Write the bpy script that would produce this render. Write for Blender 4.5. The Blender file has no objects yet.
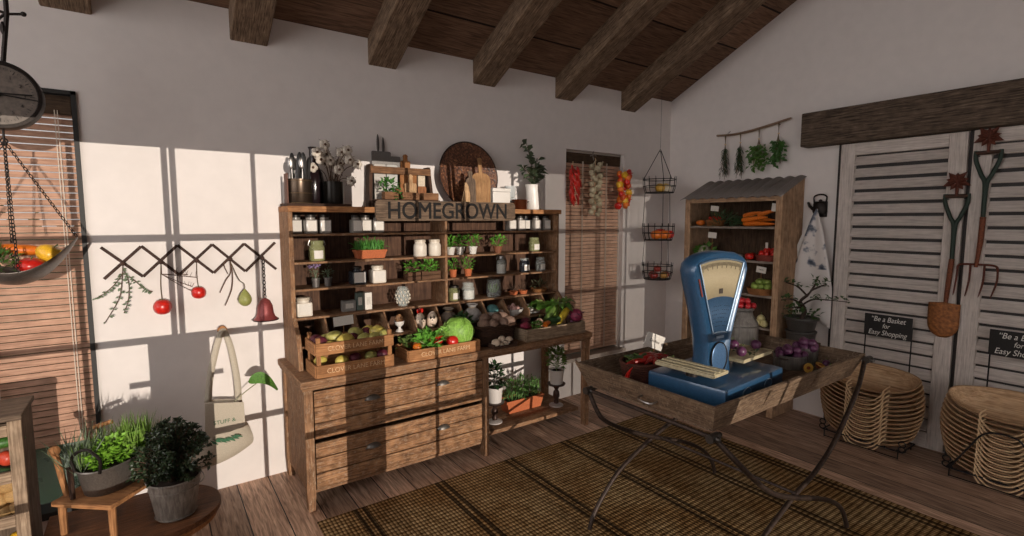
SUN_E, WORLD_E, EXPO = 2.95, 1.22, 0.0
import bpy, bmesh, math, random
from mathutils import Vector, Matrix, Euler
SC = bpy.context.scene
COL = SC.collection
PI = math.pi
rng = random.Random(7)

# ------------------------------------------------------------------ materials
def lin(h):
    h = h.lstrip('#')
    out = []
    for i in (0, 2, 4):
        c = int(h[i:i+2], 16) / 255
        out.append(c / 12.92 if c <= 0.04045 else ((c + 0.055) / 1.055) ** 2.4)
    return out

def new_mat(name):
    m = bpy.data.materials.new(name)
    m.use_nodes = True
    nt = m.node_tree
    return m, nt, nt.nodes['Principled BSDF']

def coords(nt, scale, rand=True):
    N, L = nt.nodes, nt.links
    tc = N.new('ShaderNodeTexCoord')
    mp = N.new('ShaderNodeMapping')
    mp.inputs['Scale'].default_value = scale
    if rand:
        oi = N.new('ShaderNodeObjectInfo')
        mul = N.new('ShaderNodeMath'); mul.operation = 'MULTIPLY'; mul.inputs[1].default_value = 7.3
        L.new(oi.outputs['Random'], mul.inputs[0])
        add = N.new('ShaderNodeVectorMath'); add.operation = 'ADD'
        L.new(tc.outputs['Object'], add.inputs[0]); L.new(mul.outputs[0], add.inputs[1])
        L.new(add.outputs[0], mp.inputs['Vector'])
    else:
        L.new(tc.outputs['Object'], mp.inputs['Vector'])
    return mp

def ramp(nt, stops):
    r = nt.nodes.new('ShaderNodeValToRGB')
    e = r.color_ramp.elements
    e[0].position, e[0].color = stops[0][0], (*lin(stops[0][1]), 1)
    e[1].position, e[1].color = stops[-1][0], (*lin(stops[-1][1]), 1)
    for p, h in stops[1:-1]:
        x = e.new(p); x.color = (*lin(h), 1)
    return r

def bump(nt, src, strength, dist, bsdf):
    b = nt.nodes.new('ShaderNodeBump')
    b.inputs['Strength'].default_value = strength
    b.inputs['Distance'].default_value = dist
    nt.links.new(src, b.inputs['Height'])
    nt.links.new(b.outputs[0], bsdf.inputs['Normal'])

def mixc(nt, fac, a, b, mode='MIX'):
    m = nt.nodes.new('ShaderNodeMix'); m.data_type = 'RGBA'; m.blend_type = mode
    for v, k in ((fac, 0), (a, 6), (b, 7)):
        if hasattr(v, 'links'): nt.links.new(v, m.inputs[k])
        elif k == 0: m.inputs[0].default_value = v
        else: m.inputs[k].default_value = (*v, 1)
    return m.outputs[2]

MATS = {}
def plain(name, h, rough=0.6, metal=0.0, var=0.15, scale=30, **kw):
    if name in MATS: return MATS[name]
    m, nt, b = new_mat(name)
    c = lin(h)
    mp = coords(nt, (scale,) * 3)
    n = nt.nodes.new('ShaderNodeTexNoise'); n.inputs['Detail'].default_value = 4
    nt.links.new(mp.outputs[0], n.inputs['Vector'])
    lo = [x * (1 - var) for x in c]; hi = [min(1, x * (1 + var)) for x in c]
    mr = nt.nodes.new('ShaderNodeMapRange'); mr.inputs[1].default_value = .3; mr.inputs[2].default_value = .7
    nt.links.new(n.outputs['Fac'], mr.inputs[0])
    nt.links.new(mixc(nt, mr.outputs[0], lo, hi), b.inputs['Base Color'])
    b.inputs['Roughness'].default_value = rough
    b.inputs['Metallic'].default_value = metal
    for k, v in kw.items():
        b.inputs[k.replace('_', ' ')].default_value = v
    MATS[name] = m
    return m

def wood(name, dark, mid, light, axis='x', rough=0.75, grain=26, wear=None, var=.5, bmp=.35):
    key = name + axis
    if key in MATS: return MATS[key]
    m, nt, b = new_mat(key)
    L = nt.links
    s = [grain] * 3
    s['xyz'.index(axis)] = grain * .055
    mp = coords(nt, s)
    n = nt.nodes.new('ShaderNodeTexNoise'); n.inputs['Detail'].default_value = 7
    n.inputs['Roughness'].default_value = .62; n.inputs['Distortion'].default_value = .6
    L.new(mp.outputs[0], n.inputs['Vector'])
    r = ramp(nt, [(.3, dark), (.5, mid), (.72, light)])
    L.new(n.outputs['Fac'], r.inputs[0])
    col = r.outputs[0]
    mp2 = coords(nt, (3.5,) * 3)
    n2 = nt.nodes.new('ShaderNodeTexNoise'); n2.inputs['Detail'].default_value = 3
    L.new(mp2.outputs[0], n2.inputs['Vector'])
    r2 = nt.nodes.new('ShaderNodeMapRange')
    r2.inputs[1].default_value = .3; r2.inputs[2].default_value = .7
    r2.inputs[3].default_value = 1 - var * .5; r2.inputs[4].default_value = 1 + var * .4
    L.new(n2.outputs['Fac'], r2.inputs[0])
    cc = nt.nodes.new('ShaderNodeCombineColor')
    for k in range(3): L.new(r2.outputs[0], cc.inputs[k])
    col = mixc(nt, 1.0, col, cc.outputs[0], 'MULTIPLY')
    if wear:
        mp3 = coords(nt, (7 if axis == 'x' else 16, 16, 16 if axis == 'x' else 7))
        n3 = nt.nodes.new('ShaderNodeTexNoise'); n3.inputs['Detail'].default_value = 8
        n3.inputs['Roughness'].default_value = .7
        L.new(mp3.outputs[0], n3.inputs['Vector'])
        r3 = nt.nodes.new('ShaderNodeMapRange'); r3.inputs[1].default_value = .52; r3.inputs[2].default_value = .66
        r3.inputs[4].default_value = .75
        L.new(n3.outputs['Fac'], r3.inputs[0])
        col = mixc(nt, r3.outputs[0], col, lin(wear))
    L.new(col, b.inputs['Base Color'])
    b.inputs['Roughness'].default_value = rough
    b.inputs['Specular IOR Level'].default_value = .25
    bump(nt, n.outputs['Fac'], bmp, .01, b)
    MATS[key] = m
    return m

def glass(name, h='#e8f0ea', alpha=.28, rough=.05):
    if name in MATS: return MATS[name]
    m, nt, b = new_mat(name)
    b.inputs['Base Color'].default_value = (*lin(h), 1)
    b.inputs['Roughness'].default_value = rough
    b.inputs['Alpha'].default_value = alpha
    b.inputs['Specular IOR Level'].default_value = .6
    MATS[name] = m
    return m

# ------------------------------------------------------------------ mesh builder
class MB:
    def __init__(s):
        s.bm = bmesh.new()
    def xf(s, vs, M):
        for v in vs: v.co = M @ v.co
    def box(s, c, sz, rot=(0, 0, 0), bev=0):
        r = bmesh.ops.create_cube(s.bm, size=1)
        vs = r['verts']
        M = Matrix.Translation(c) @ Euler(rot).to_matrix().to_4x4() @ Matrix.Diagonal((*sz, 1))
        s.xf(vs, M)
        if bev:
            es = list({e for v in vs for e in v.link_edges})
            bmesh.ops.bevel(s.bm, geom=es, offset=bev, segments=2, affect='EDGES', profile=.6)
        return s
    def bx(s, x0, x1, y0, y1, z0, z1, bev=0):
        return s.box(((x0+x1)/2, (y0+y1)/2, (z0+z1)/2), (abs(x1-x0), abs(y1-y0), abs(z1-z0)), bev=bev)
    def ring(s, c, u, v, r, n):
        return [s.bm.verts.new(c + u * (r * math.cos(2*PI*i/n)) + v * (r * math.sin(2*PI*i/n))) for i in range(n)]
    def skin(s, a, b):
        n = len(a)
        for i in range(n):
            s.bm.faces.new((a[i], a[(i+1) % n], b[(i+1) % n], b[i]))
    def tube(s, pts, r, n=7, closed=False, flat=None):
        P = [Vector(p) for p in pts]
        R = list(r) if hasattr(r, '__len__') else [r] * len(P)
        rings = []
        up = Vector((0, 0, 1))
        for i, p in enumerate(P):
            if closed: d = P[(i+1) % len(P)] - P[i-1]
            else: d = P[min(i+1, len(P)-1)] - P[max(i-1, 0)]
            if d.length < 1e-9: d = Vector((0, 0, 1))
            d.normalize()
            if i == 0:
                u = d.orthogonal().normalized()
            else:
                u = (u - d * u.dot(d))
                u = u.normalized() if u.length > 1e-6 else d.orthogonal().normalized()
            v = d.cross(u)
            rings.append(s.ring(p, u, v, R[i], n))
        for a, b in zip(rings, rings[1:]): s.skin(a, b)
        if closed: s.skin(rings[-1], rings[0])
        else:
            s.bm.faces.new(rings[0][::-1]); s.bm.faces.new(rings[-1])
        return s
    def cyl(s, p0, p1, r0, r1=None, n=16):
        return s.tube([p0, p1], [r0, r0 if r1 is None else r1], n)
    def lathe(s, prof, c=(0, 0, 0), n=24, M=None):
        c = Vector(c)
        rings = []
        start = len(s.bm.verts)
        vsn = []
        for r, z in prof:
            if r < 1e-5:
                ring = [s.bm.verts.new((0, 0, z))]
            else:
                ring = [s.bm.verts.new((r*math.cos(2*PI*i/n), r*math.sin(2*PI*i/n), z)) for i in range(n)]
            rings.append(ring); vsn += ring
        for a, b in zip(rings, rings[1:]):
            if len(a) == 1 and len(b) == 1: continue
            for i in range(n):
                j = (i+1) % n
                if len(a) == 1: s.bm.faces.new((a[0], b[j], b[i]))
                elif len(b) == 1: s.bm.faces.new((a[i], a[j], b[0]))
                else: s.bm.faces.new((a[i], a[j], b[j], b[i]))
        T = Matrix.Translation(c) @ (M.to_4x4() if M else Matrix.Identity(4))
        s.xf(vsn, T)
        return s
    def blob(s, c, r, rot=(0, 0, 0), n=14, m=9, lobes=0, depth=0, dimple=0, taper=0, jit=0, seed=0):
        rr = random.Random(seed)
        r = (r, r, r) if not hasattr(r, '__len__') else r
        M = Matrix.Translation(c) @ Euler(rot).to_matrix().to_4x4()
        rings = []
        for k in range(m + 1):
            ph = PI * k / m
            z = -math.cos(ph); q = math.sin(ph)
            if k in (0, m):
                zz = z * (1 - dimple)
                rings.append([s.bm.verts.new(M @ Vector((0, 0, zz * r[2])))])
                continue
            ring = []
            for i in range(n):
                t = 2 * PI * i / n
                f = 1 + depth * math.cos(lobes * t) if lobes else 1
                f *= 1 - taper * z
                zz = z * (1 - dimple * (1 - q) ** 1.0)
                jj = 1 + jit * rr.uniform(-1, 1)
                ring.append(s.bm.verts.new(M @ Vector((q*f*jj*math.cos(t)*r[0], q*f*jj*math.sin(t)*r[1], zz*r[2]))))
            rings.append(ring)
        for a, b in zip(rings, rings[1:]):
            for i in range(n):
                j = (i+1) % n
                if len(a) == 1: s.bm.faces.new((a[0], b[j], b[i]))
                elif len(b) == 1: s.bm.faces.new((a[i], a[j], b[0]))
                else: s.bm.faces.new((a[i], a[j], b[j], b[i]))
        return s
    def prism(s, poly, t, M):
        """2-D polygon (x, z) extruded along y by t, placed by M."""
        a = [s.bm.verts.new(M @ Vector((x, 0, z))) for x, z in poly]
        b = [s.bm.verts.new(M @ Vector((x, t, z))) for x, z in poly]
        s.bm.faces.new(a); s.bm.faces.new(b[::-1])
        n = len(a)
        for i in range(n):
            s.bm.faces.new((a[(i+1) % n], a[i], b[i], b[(i+1) % n]))
        return s
    def leaf(s, p, d, L, w, up=Vector((0, 0, 1)), fold=.25, droop=.1):
        p = Vector(p); d = Vector(d).normalized()
        sd = d.cross(up)
        if sd.length < 1e-3: sd = d.orthogonal()
        sd.normalize(); nn = sd.cross(d)
        v0 = s.bm.verts.new(p)
        v1 = s.bm.verts.new(p + d*L*.5 + sd*w*.5 + nn*fold*w)
        v2 = s.bm.verts.new(p + d*L - nn*droop*L)
        v3 = s.bm.verts.new(p + d*L*.5 - sd*w*.5 + nn*fold*w)
        vm = s.bm.verts.new(p + d*L*.5)
        s.bm.faces.new((v0, v1, vm)); s.bm.faces.new((v1, v2, vm))
        s.bm.faces.new((v2, v3, vm)); s.bm.faces.new((v3, v0, vm))
        return s
    def foliage(s, n, c, r, L, w, seed=1, up=.35, inner=.35):
        rr = random.Random(seed)
        c = Vector(c)
        for _ in range(n):
            while True:
                q = Vector((rr.uniform(-1, 1), rr.uniform(-1, 1), rr.uniform(-1, 1)))
                if inner <= q.length <= 1: break
            p = c + Vector((q.x*r[0], q.y*r[1], q.z*r[2]))
            d = Vector((q.x + rr.uniform(-.5, .5), q.y + rr.uniform(-.5, .5), q.z*.6 + up + rr.uniform(-.4, .4)))
            if d.length < 1e-3: d = Vector((0, 0, 1))
            s.leaf(p, d, L*rr.uniform(.7, 1.2), w*rr.uniform(.7, 1.2), up=Vector((rr.uniform(-.5, .5), rr.uniform(-.5, .5), 1)))
        return s
    def blades(s, n, x, y, z, h, w, seed=1, lean=.25):
        rr = random.Random(seed)
        for _ in range(n):
            p = Vector((rr.uniform(*x), rr.uniform(*y), z))
            d = Vector((rr.uniform(-lean, lean), rr.uniform(-lean, lean), 1))
            s.leaf(p, d, h*rr.uniform(.65, 1.1), w, up=Vector((rr.uniform(-1, 1), rr.uniform(-1, 1), .1)), fold=.1, droop=.05)
        return s
    def build(s, name, mat, parent=None, loc=(0, 0, 0), rot=(0, 0, 0), bev=0, smooth=38, wt=None):
        bmesh.ops.recalc_face_normals(s.bm, faces=s.bm.faces)
        me = bpy.data.meshes.new(name)
        s.bm.to_mesh(me); s.bm.free()
        if smooth:
            me.shade_smooth()
            me.set_sharp_from_angle(angle=math.radians(smooth))
        me.materials.append(mat)
        o = bpy.data.objects.new(name, me)
        COL.objects.link(o)
        if parent: o.parent = parent
        o.location = loc; o.rotation_euler = rot
        if bev:
            md = o.modifiers.new('Bevel', 'BEVEL'); md.width = bev; md.segments = 2
            md.limit_method = 'ANGLE'; md.angle_limit = math.radians(50)
        return o

def tag(o, label=None, cat=None, group=None, kind=None):
    if label: o['label'] = label
    if cat: o['category'] = cat
    if group: o['group'] = group
    if kind: o['kind'] = kind
    return o
def thing(name, label, cat, loc=(0, 0, 0), rz=0, group=None):
    o = bpy.data.objects.new(name, None); COL.objects.link(o)
    o.location = loc; o.rotation_euler = (0, 0, rz); o.empty_display_size = .05
    return tag(o, label, cat, group)
def dup(root, loc=None, rot=None, label=None, group=None, scale=None):
    def cp(o, parent):
        c = o.copy(); COL.objects.link(c)
        if parent: c.parent = parent
        for ch in kids.get(o.name, []): cp(ch, c)
        return c
    kids = {}
    for o in COL.objects:
        if o.parent: kids.setdefault(o.parent.name, []).append(o)
    r = cp(root, None)
    if loc is not None: r.location = loc
    if rot is not None: r.rotation_euler = rot
    if scale is not None: r.scale = (scale,)*3
    if label: r['label'] = label
    if group: r['group'] = group
    return r
def struct(mb, name, mat, **k):
    return tag(mb.build(name, mat, **k), kind='structure')
def text(s, size, mat, name, parent, loc, rot=(PI/2, 0, 0), ext=.0015, align='CENTER', shear=0, sx=1, bold=0):
    cu = bpy.data.curves.new(name, 'FONT')
    cu.body = s; cu.size = size; cu.bevel_depth = bold; cu.bevel_resolution = 0; cu.extrude = ext; cu.align_x = align; cu.align_y = 'CENTER'; cu.shear = shear
    tmp = bpy.data.objects.new(name, cu); COL.objects.link(tmp)
    bpy.context.view_layer.update()
    me = bpy.data.meshes.new_from_object(tmp.evaluated_get(bpy.context.evaluated_depsgraph_get()))
    bpy.data.objects.remove(tmp)
    me.materials.clear(); me.materials.append(mat)
    o = bpy.data.objects.new(name, me); COL.objects.link(o)
    o.parent = parent; o.location = loc; o.rotation_euler = rot; o.scale = (sx, 1, 1)
    return o
def arc(c, r, a0, a1, n, ax='xz'):
    out = []
    for i in range(n + 1):
        a = a0 + (a1 - a0) * i / n
        u, v = r * math.cos(a), r * math.sin(a)
        p = [c[0], c[1], c[2]]
        p['xyz'.index(ax[0])] += u; p['xyz'.index(ax[1])] += v
        out.append(tuple(p))
    return out
def spline(P, k=6):
    """Catmull-Rom through P."""
    P = [Vector(p) for p in P]
    out = []
    for i in range(len(P) - 1):
        p0, p1, p2, p3 = P[max(i-1, 0)], P[i], P[i+1], P[min(i+2, len(P)-1)]
        for j in range(k):
            t = j / k
            out.append(.5 * ((2*p1) + (p2-p0)*t + (2*p0-5*p1+4*p2-p3)*t*t + (3*p1-p0-3*p2+p3)*t**3))
    out.append(P[-1])
    return out
# shared materials
oak_x = lambda: wood('oak', '#5d4130', '#8a6548', '#a88260', 'x', wear='#a8927a')
oak_z = lambda: wood('oak', '#5d4130', '#8a6548', '#a88260', 'z', wear='#a8927a')
oak_y = lambda: wood('oak', '#5d4130', '#8a6548', '#a88260', 'y', wear='#a8927a')
pine_x = lambda: wood('pine', '#7d5233', '#a5734a', '#c08c5e', 'x')
pine_y = lambda: wood('pine', '#7d5233', '#a5734a', '#c08c5e', 'y')
pine_z = lambda: wood('pine', '#7d5233', '#a5734a', '#c08c5e', 'z')
dark_x = lambda: wood('dark_wood', '#2c1e17', '#453025', '#5c4334', 'x')
dark_z = lambda: wood('dark_wood', '#2c1e17', '#453025', '#5c4334', 'z')
grey_x = lambda: wood('grey_wood', '#4a3c32', '#6d5b4c', '#897562', 'x')
grey_y = lambda: wood('grey_wood', '#4a3c32', '#6d5b4c', '#897562', 'y')
grey_z = lambda: wood('grey_wood', '#4a3c32', '#6d5b4c', '#897562', 'z')
iron = lambda: plain('iron', '#2b2522', .5, .7)
steel = lambda: plain('steel', '#9a9692', .32, .9)
white = lambda: plain('white_ceramic', '#e6e0d8', .35, var=.05)
paper = lambda: plain('paper', '#ddd6cc', .8, var=.06)
leaf_m = lambda: plain('leaf_green', '#4f7a2c', .55, var=.45)
leaf_d = lambda: plain('leaf_dark', '#2d4a26', .5, var=.5)
leaf_l = lambda: plain('leaf_light', '#86a83e', .55, var=.35)
leaf_g = lambda: plain('leaf_grey', '#66755a', .6, var=.4)
soil = lambda: plain('soil', '#2b1d14', .95, var=.5)
terra = lambda: plain('terracotta', '#b5633a', .8, var=.2)
red_m = lambda: plain('red_skin', '#c2231a', .3, var=.25, scale=12)
orange_m = lambda: plain('orange_skin', '#d9701f', .4, var=.2)
yellow_m = lambda: plain('yellow_skin', '#e0ac2c', .35, var=.2)
stem_m = lambda: plain('stem_green', '#53642c', .7, var=.3)
twig_m = lambda: plain('twig', '#5a4334', .85, var=.3)
plum_m = lambda: plain('plum_skin', '#5c3050', .35, var=.35, scale=15)
rope_m = lambda: plain('rope', '#d0b088', .9, var=.25, scale=60)
# ------------------------------------------------------------------ the room
B, W = 3.70, 4.79            # back wall, right wall
SLOPE = 0.485
def planks(name, dark, mid, light, width, along='y', rough=.6, grain=(16, 1.1, 16), seam=.035, var=.35):
    m, nt, b = new_mat(name)
    N, L = nt.nodes, nt.links
    tc = N.new('ShaderNodeTexCoord')
    sep = N.new('ShaderNodeSeparateXYZ'); L.new(tc.outputs['Object'], sep.inputs[0])
    a = sep.outputs[0 if along == 'y' else 1]
    dv = N.new('ShaderNodeMath'); dv.operation = 'DIVIDE'; dv.inputs[1].default_value = width; L.new(a, dv.inputs[0])
    fl = N.new('ShaderNodeMath'); fl.operation = 'FLOOR'; L.new(dv.outputs[0], fl.inputs[0])
    fr = N.new('ShaderNodeMath'); fr.operation = 'FRACT'; L.new(dv.outputs[0], fr.inputs[0])
    wn = N.new('ShaderNodeTexWhiteNoise'); wn.noise_dimensions = '1D'; L.new(fl.outputs[0], wn.inputs['W'])
    mp = N.new('ShaderNodeMapping'); mp.inputs['Scale'].default_value = grain if along == 'y' else (grain[1], grain[0], grain[2])
    ad = N.new('ShaderNodeVectorMath'); ad.operation = 'ADD'
    L.new(tc.outputs['Object'], ad.inputs[0])
    sc = N.new('ShaderNodeVectorMath'); sc.operation = 'SCALE'; sc.inputs['Scale'].default_value = 9
    L.new(wn.outputs['Color'], sc.inputs[0]); L.new(sc.outputs[0], ad.inputs[1])
    L.new(ad.outputs[0], mp.inputs['Vector'])
    n = N.new('ShaderNodeTexNoise'); n.inputs['Detail'].default_value = 6; n.inputs['Distortion'].default_value = .8
    L.new(mp.outputs[0], n.inputs['Vector'])
    r = ramp(nt, [(.28, dark), (.5, mid), (.75, light)]); L.new(n.outputs['Fac'], r.inputs[0])
    mr = N.new('ShaderNodeMapRange'); mr.inputs[3].default_value = 1 - var; mr.inputs[4].default_value = 1 + var
    L.new(wn.outputs['Value'], mr.inputs[0])
    cc = N.new('ShaderNodeCombineColor')
    for k in range(3): L.new(mr.outputs[0], cc.inputs[k])
    col = mixc(nt, 1., r.outputs[0], cc.outputs[0], 'MULTIPLY')
    pp = N.new('ShaderNodeMath'); pp.operation = 'LESS_THAN'; pp.inputs[1].default_value = seam; L.new(fr.outputs[0], pp.inputs[0])
    col = mixc(nt, pp.outputs[0], col, lin('#1a120d'))
    L.new(col, b.inputs['Base Color'])
    b.inputs['Roughness'].default_value = rough
    b.inputs['Specular IOR Level'].default_value = .3
    bump(nt, n.outputs['Fac'], .2, .01, b)
    return m
floor_m = planks('floor_boards', '#6f5646', '#b3917a', '#dfc0a6', .19, 'y', .5)
ceil_m = planks('ceiling_boards', '#46352a', '#6b5140', '#866953', .42, 'x', .8)
wall_m = plain('plaster', '#e0d8d3', .9, var=.025, scale=2.5)
def weave():
    m, nt, b = new_mat('rug_weave')
    N, L = nt.nodes, nt.links
    tc = N.new('ShaderNodeTexCoord')
    sep = N.new('ShaderNodeSeparateXYZ'); L.new(tc.outputs['Object'], sep.inputs[0])
    def saw(o, w):
        d = N.new('ShaderNodeMath'); d.operation = 'DIVIDE'; d.inputs[1].default_value = w; L.new(o, d.inputs[0])
        f = N.new('ShaderNodeMath'); f.operation = 'FRACT'; L.new(d.outputs[0], f.inputs[0])
        p = N.new('ShaderNodeMath'); p.operation = 'PINGPONG'; p.inputs[1].default_value = .5; L.new(f.outputs[0], p.inputs[0])
        return p.outputs[0]
    u = saw(sep.outputs[1], .034); v = saw(sep.outputs[0], .022)
    mu = N.new('ShaderNodeMath'); mu.operation = 'MULTIPLY'; L.new(u, mu.inputs[0]); L.new(v, mu.inputs[1])
    n = N.new('ShaderNodeTexNoise'); n.inputs['Scale'].default_value = 24; n.inputs['Detail'].default_value = 6; n.inputs['Roughness'].default_value = .75
    L.new(tc.outputs['Object'], n.inputs['Vector'])
    n2 = N.new('ShaderNodeTexNoise'); n2.inputs['Scale'].default_value = 3; L.new(tc.outputs['Object'], n2.inputs['Vector'])
    r = ramp(nt, [(.0, '#4f3d26'), (.05, '#b3946a'), (.15, '#e6c896')]); L.new(mu.outputs[0], r.inputs[0])
    r2 = ramp(nt, [(.3, '#8d8068'), (.7, '#ffffff')]); L.new(n.outputs['Fac'], r2.inputs[0])
    col = mixc(nt, 1., r.outputs[0], r2.outputs[0], 'MULTIPLY')
    r3 = ramp(nt, [(.35, '#d8c8b4'), (.65, '#ffffff')]); L.new(n2.outputs['Fac'], r3.inputs[0])
    col = mixc(nt, 1., col, r3.outputs[0], 'MULTIPLY')
    # pairs of dark stripes running away from the viewer
    fac = None
    for x0 in (.92, 1.46, 2.02, 2.55, 3.07, 3.55):
        for dx in (0, .05):
            s = N.new('ShaderNodeMath'); s.operation = 'SUBTRACT'; s.inputs[1].default_value = x0 + dx; L.new(sep.outputs[0], s.inputs[0])
            ab = N.new('ShaderNodeMath'); ab.operation = 'ABSOLUTE'; L.new(s.outputs[0], ab.inputs[0])
            lt = N.new('ShaderNodeMath'); lt.operation = 'LESS_THAN'; lt.inputs[1].default_value = .013; L.new(ab.outputs[0], lt.inputs[0])
            if fac is None: fac = lt.outputs[0]
            else:
                mx = N.new('ShaderNodeMath'); mx.operation = 'MAXIMUM'; L.new(fac, mx.inputs[0]); L.new(lt.outputs[0], mx.inputs[1]); fac = mx.outputs[0]
    dk = N.new('ShaderNodeMath'); dk.operation = 'MULTIPLY'; dk.inputs[1].default_value = .82; L.new(fac, dk.inputs[0])
    col = mixc(nt, dk.outputs[0], col, lin('#1c150e'))
    L.new(col, b.inputs['Base Color']); b.inputs['Roughness'].default_value = .95
    b.inputs['Specular IOR Level'].default_value = .1
    bump(nt, mu.outputs[0], .8, .02, b)
    return m

m = MB(); m.bx(-2.4, W+.13, -2.5, 3.85, -.06, 0); struct(m, 'floor', floor_m)
WL = (-1.6, -.285, .10, 2.444)     # left window in the back wall
WR = (3.255, 4.05, .36, 2.42)
m = MB()
m.bx(-2.4, WL[0], B, B+.13, 0, 3.05)
m.bx(WL[0], WL[1], B, B+.13, WL[3], 3.05); m.bx(WL[0], WL[1], B, B+.13, 0, WL[2])
m.bx(WL[1], WR[0], B, B+.13, 0, 3.05)
m.bx(WR[0], WR[1], B, B+.13, WR[3], 3.05); m.bx(WR[0], WR[1], B, B+.13, 0, WR[2])
m.bx(WR[1], W+.13, B, B+.13, 0, 3.05)
struct(m, 'wall_back', wall_m, smooth=0)
RY = .75                                # the ridge
RZ = 3.05 + SLOPE * (B - RY)
m = MB()
poly = [(B, 0), (B, 3.05), (RY, RZ), (-2.4, 3.05), (-2.4, 0)]
M4 = Matrix(((0, 1, 0, W), (1, 0, 0, 0), (0, 0, 1, 0), (0, 0, 0, 1)))
m.prism(poly, .13, M4)
struct(m, 'wall_right', wall_m, smooth=0)
# left wall: unseen wide opening, added and sized to let in fill daylight
m = MB()
m.bx(-2.4, -2.27, -2.4, .5, 0, 3.05); m.bx(-2.4, -2.27, 3.45, B, 0, 3.05); m.bx(-2.4, -2.27, .5, 3.45, 0, 1.1)
m.bx(-2.4, -2.27, .5, 3.45, 2.75, 3.05)
m.bx(-2.4, -2.27, 2.0, 2.06, 1.1, 2.75)
struct(m, 'wall_left', wall_m, smooth=0)
# ceiling: two slopes in boards
m = MB()
a = math.atan(SLOPE)
def slope_pt(y): return 3.05 + SLOPE * (B - y)
def sl(mb, x0, x1, y0, y1, z0, z1):
    """box in the plane of the back roof slope: z0..z1 measured below/above the boards."""
    vs = []
    for x in (x0, x1):
        for y in (y0, y1):
            for z in (z0, z1):
                vs.append(mb.bm.verts.new((x, y, slope_pt(y) + z)))
    for f in ((0,1,3,2), (4,6,7,5), (0,4,5,1), (2,3,7,6), (0,2,6,4), (1,5,7,3)):
        mb.bm.faces.new([vs[i] for i in f])
sl(m, -2.4, W+.13, RY, B+.13, 0, .06)
struct(m, 'ceiling', ceil_m, smooth=0)
m = MB()
def sf(mb, x0, x1, y0, y1):
    vs = []
    for x in (x0, x1):
        for y in (y0, y1):
            for z in (0, .06):
                vs.append(mb.bm.verts.new((x, y, RZ - (RZ - 3.05) * (RY - y) / (RY + 2.4) + z)))
    for f in ((0,1,3,2), (4,6,7,5), (0,4,5,1), (2,3,7,6), (0,2,6,4), (1,5,7,3)):
        mb.bm.faces.new([vs[i] for i in f])
sf(m, -2.4, W+.13, -2.4, RY)
struct(m, 'ceiling', ceil_m, smooth=0)
# rafters on the back slope, and one beam over the shutters
raf = wood('rafter_wood', '#3a2c22', '#75604d', '#a38b74', 'y', .85, grain=34)
for k, x in enumerate((-.405, .475, 1.355, 2.235, 3.115, 3.99)):
    m = MB(); Lr = (B-RY)/math.cos(a)
    m.bx(-.1075, .1075, -Lr/2-.05, Lr/2+.09, -.166, .01)
    struct(m, f'trim_{k+1}', raf, loc=(x+.1075, (RY+B)/2, slope_pt((RY+B)/2)), rot=(-a, 0, 0), bev=.008)
# the beam's coordinates
m = MB()
m.bx(W-.14, W, -.45, 2.23, 2.378, 2.664, bev=.012)
struct(m, 'trim_7', wood('lintel_wood', '#2a211b', '#584a3e', '#7d6d5d', 'y', .85, grain=24), smooth=0)

# window wall behind the viewer: three tall glazed doors in pairs
SA, SE = .042, .062           # the sun's sideways and downward travel per metre
YF = -2.3
def fx(x): return x - SA * (B - YF)
def fz(z): return z + SE * (B - YF)
m = MB()
top = fz(2.182)
m.bx(-2.4, W+.13, YF-.1, YF, top, 3.05)
for x0, x1 in ((-2.4, fx(-1.05)), (fx(.955), fx(1.205)), (fx(2.76), fx(3.0)), (fx(4.47), fx(4.885))):
    m.bx(x0, x1, YF-.1, YF, 0, top)
struct(m, 'wall_front', wall_m, smooth=0)
m = MB()
def bar(x0, x1, z0, z1): m.bx(fx(x0), fx(x1), YF-.06, YF-.02, fz(z0) if z0 > 0 else 0, fz(z1))
for j in (.115, 1.98, 3.74):
    bar(j-.037, j-.007, 0, 2.2); bar(j+.004, j+.034, 0, 2.2)
for x in (-.34, .568, 1.58, 2.63, 3.36, 4.1): bar(x-.013, x+.013, 0, 2.2)
for x0, x1 in ((-1.06, .96), (1.2, 2.77), (2.99, 4.48)):
    for z in (1.645, 1.035, .44): bar(x0, x1, z-.02, z+.02)
bar(-.045, .272, -1, 1.02); bar(-.145, -.045, .755, .79); bar(.272, .34, .77, .80)  # unseen solid blocks added to cast low rectangular shadows, next line too
bar(1.89, 2.2, .46, 1.02); bar(3.79, 4.02, .3, 1.04)
w4 = struct(m, 'window_4', plain('painted_sash', '#8d857c', .6), smooth=0)
m = MB(); m.bx(fx(2.99), fx(4.48), YF-.085, YF-.08, .02, top)
tag(m.build('sun_dimming_pane', glass('sun_dimming_glass', '#6e665c', .52, .4), w4), kind='structure')  # unseen tinted pane added to dim the sun through this pair

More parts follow.
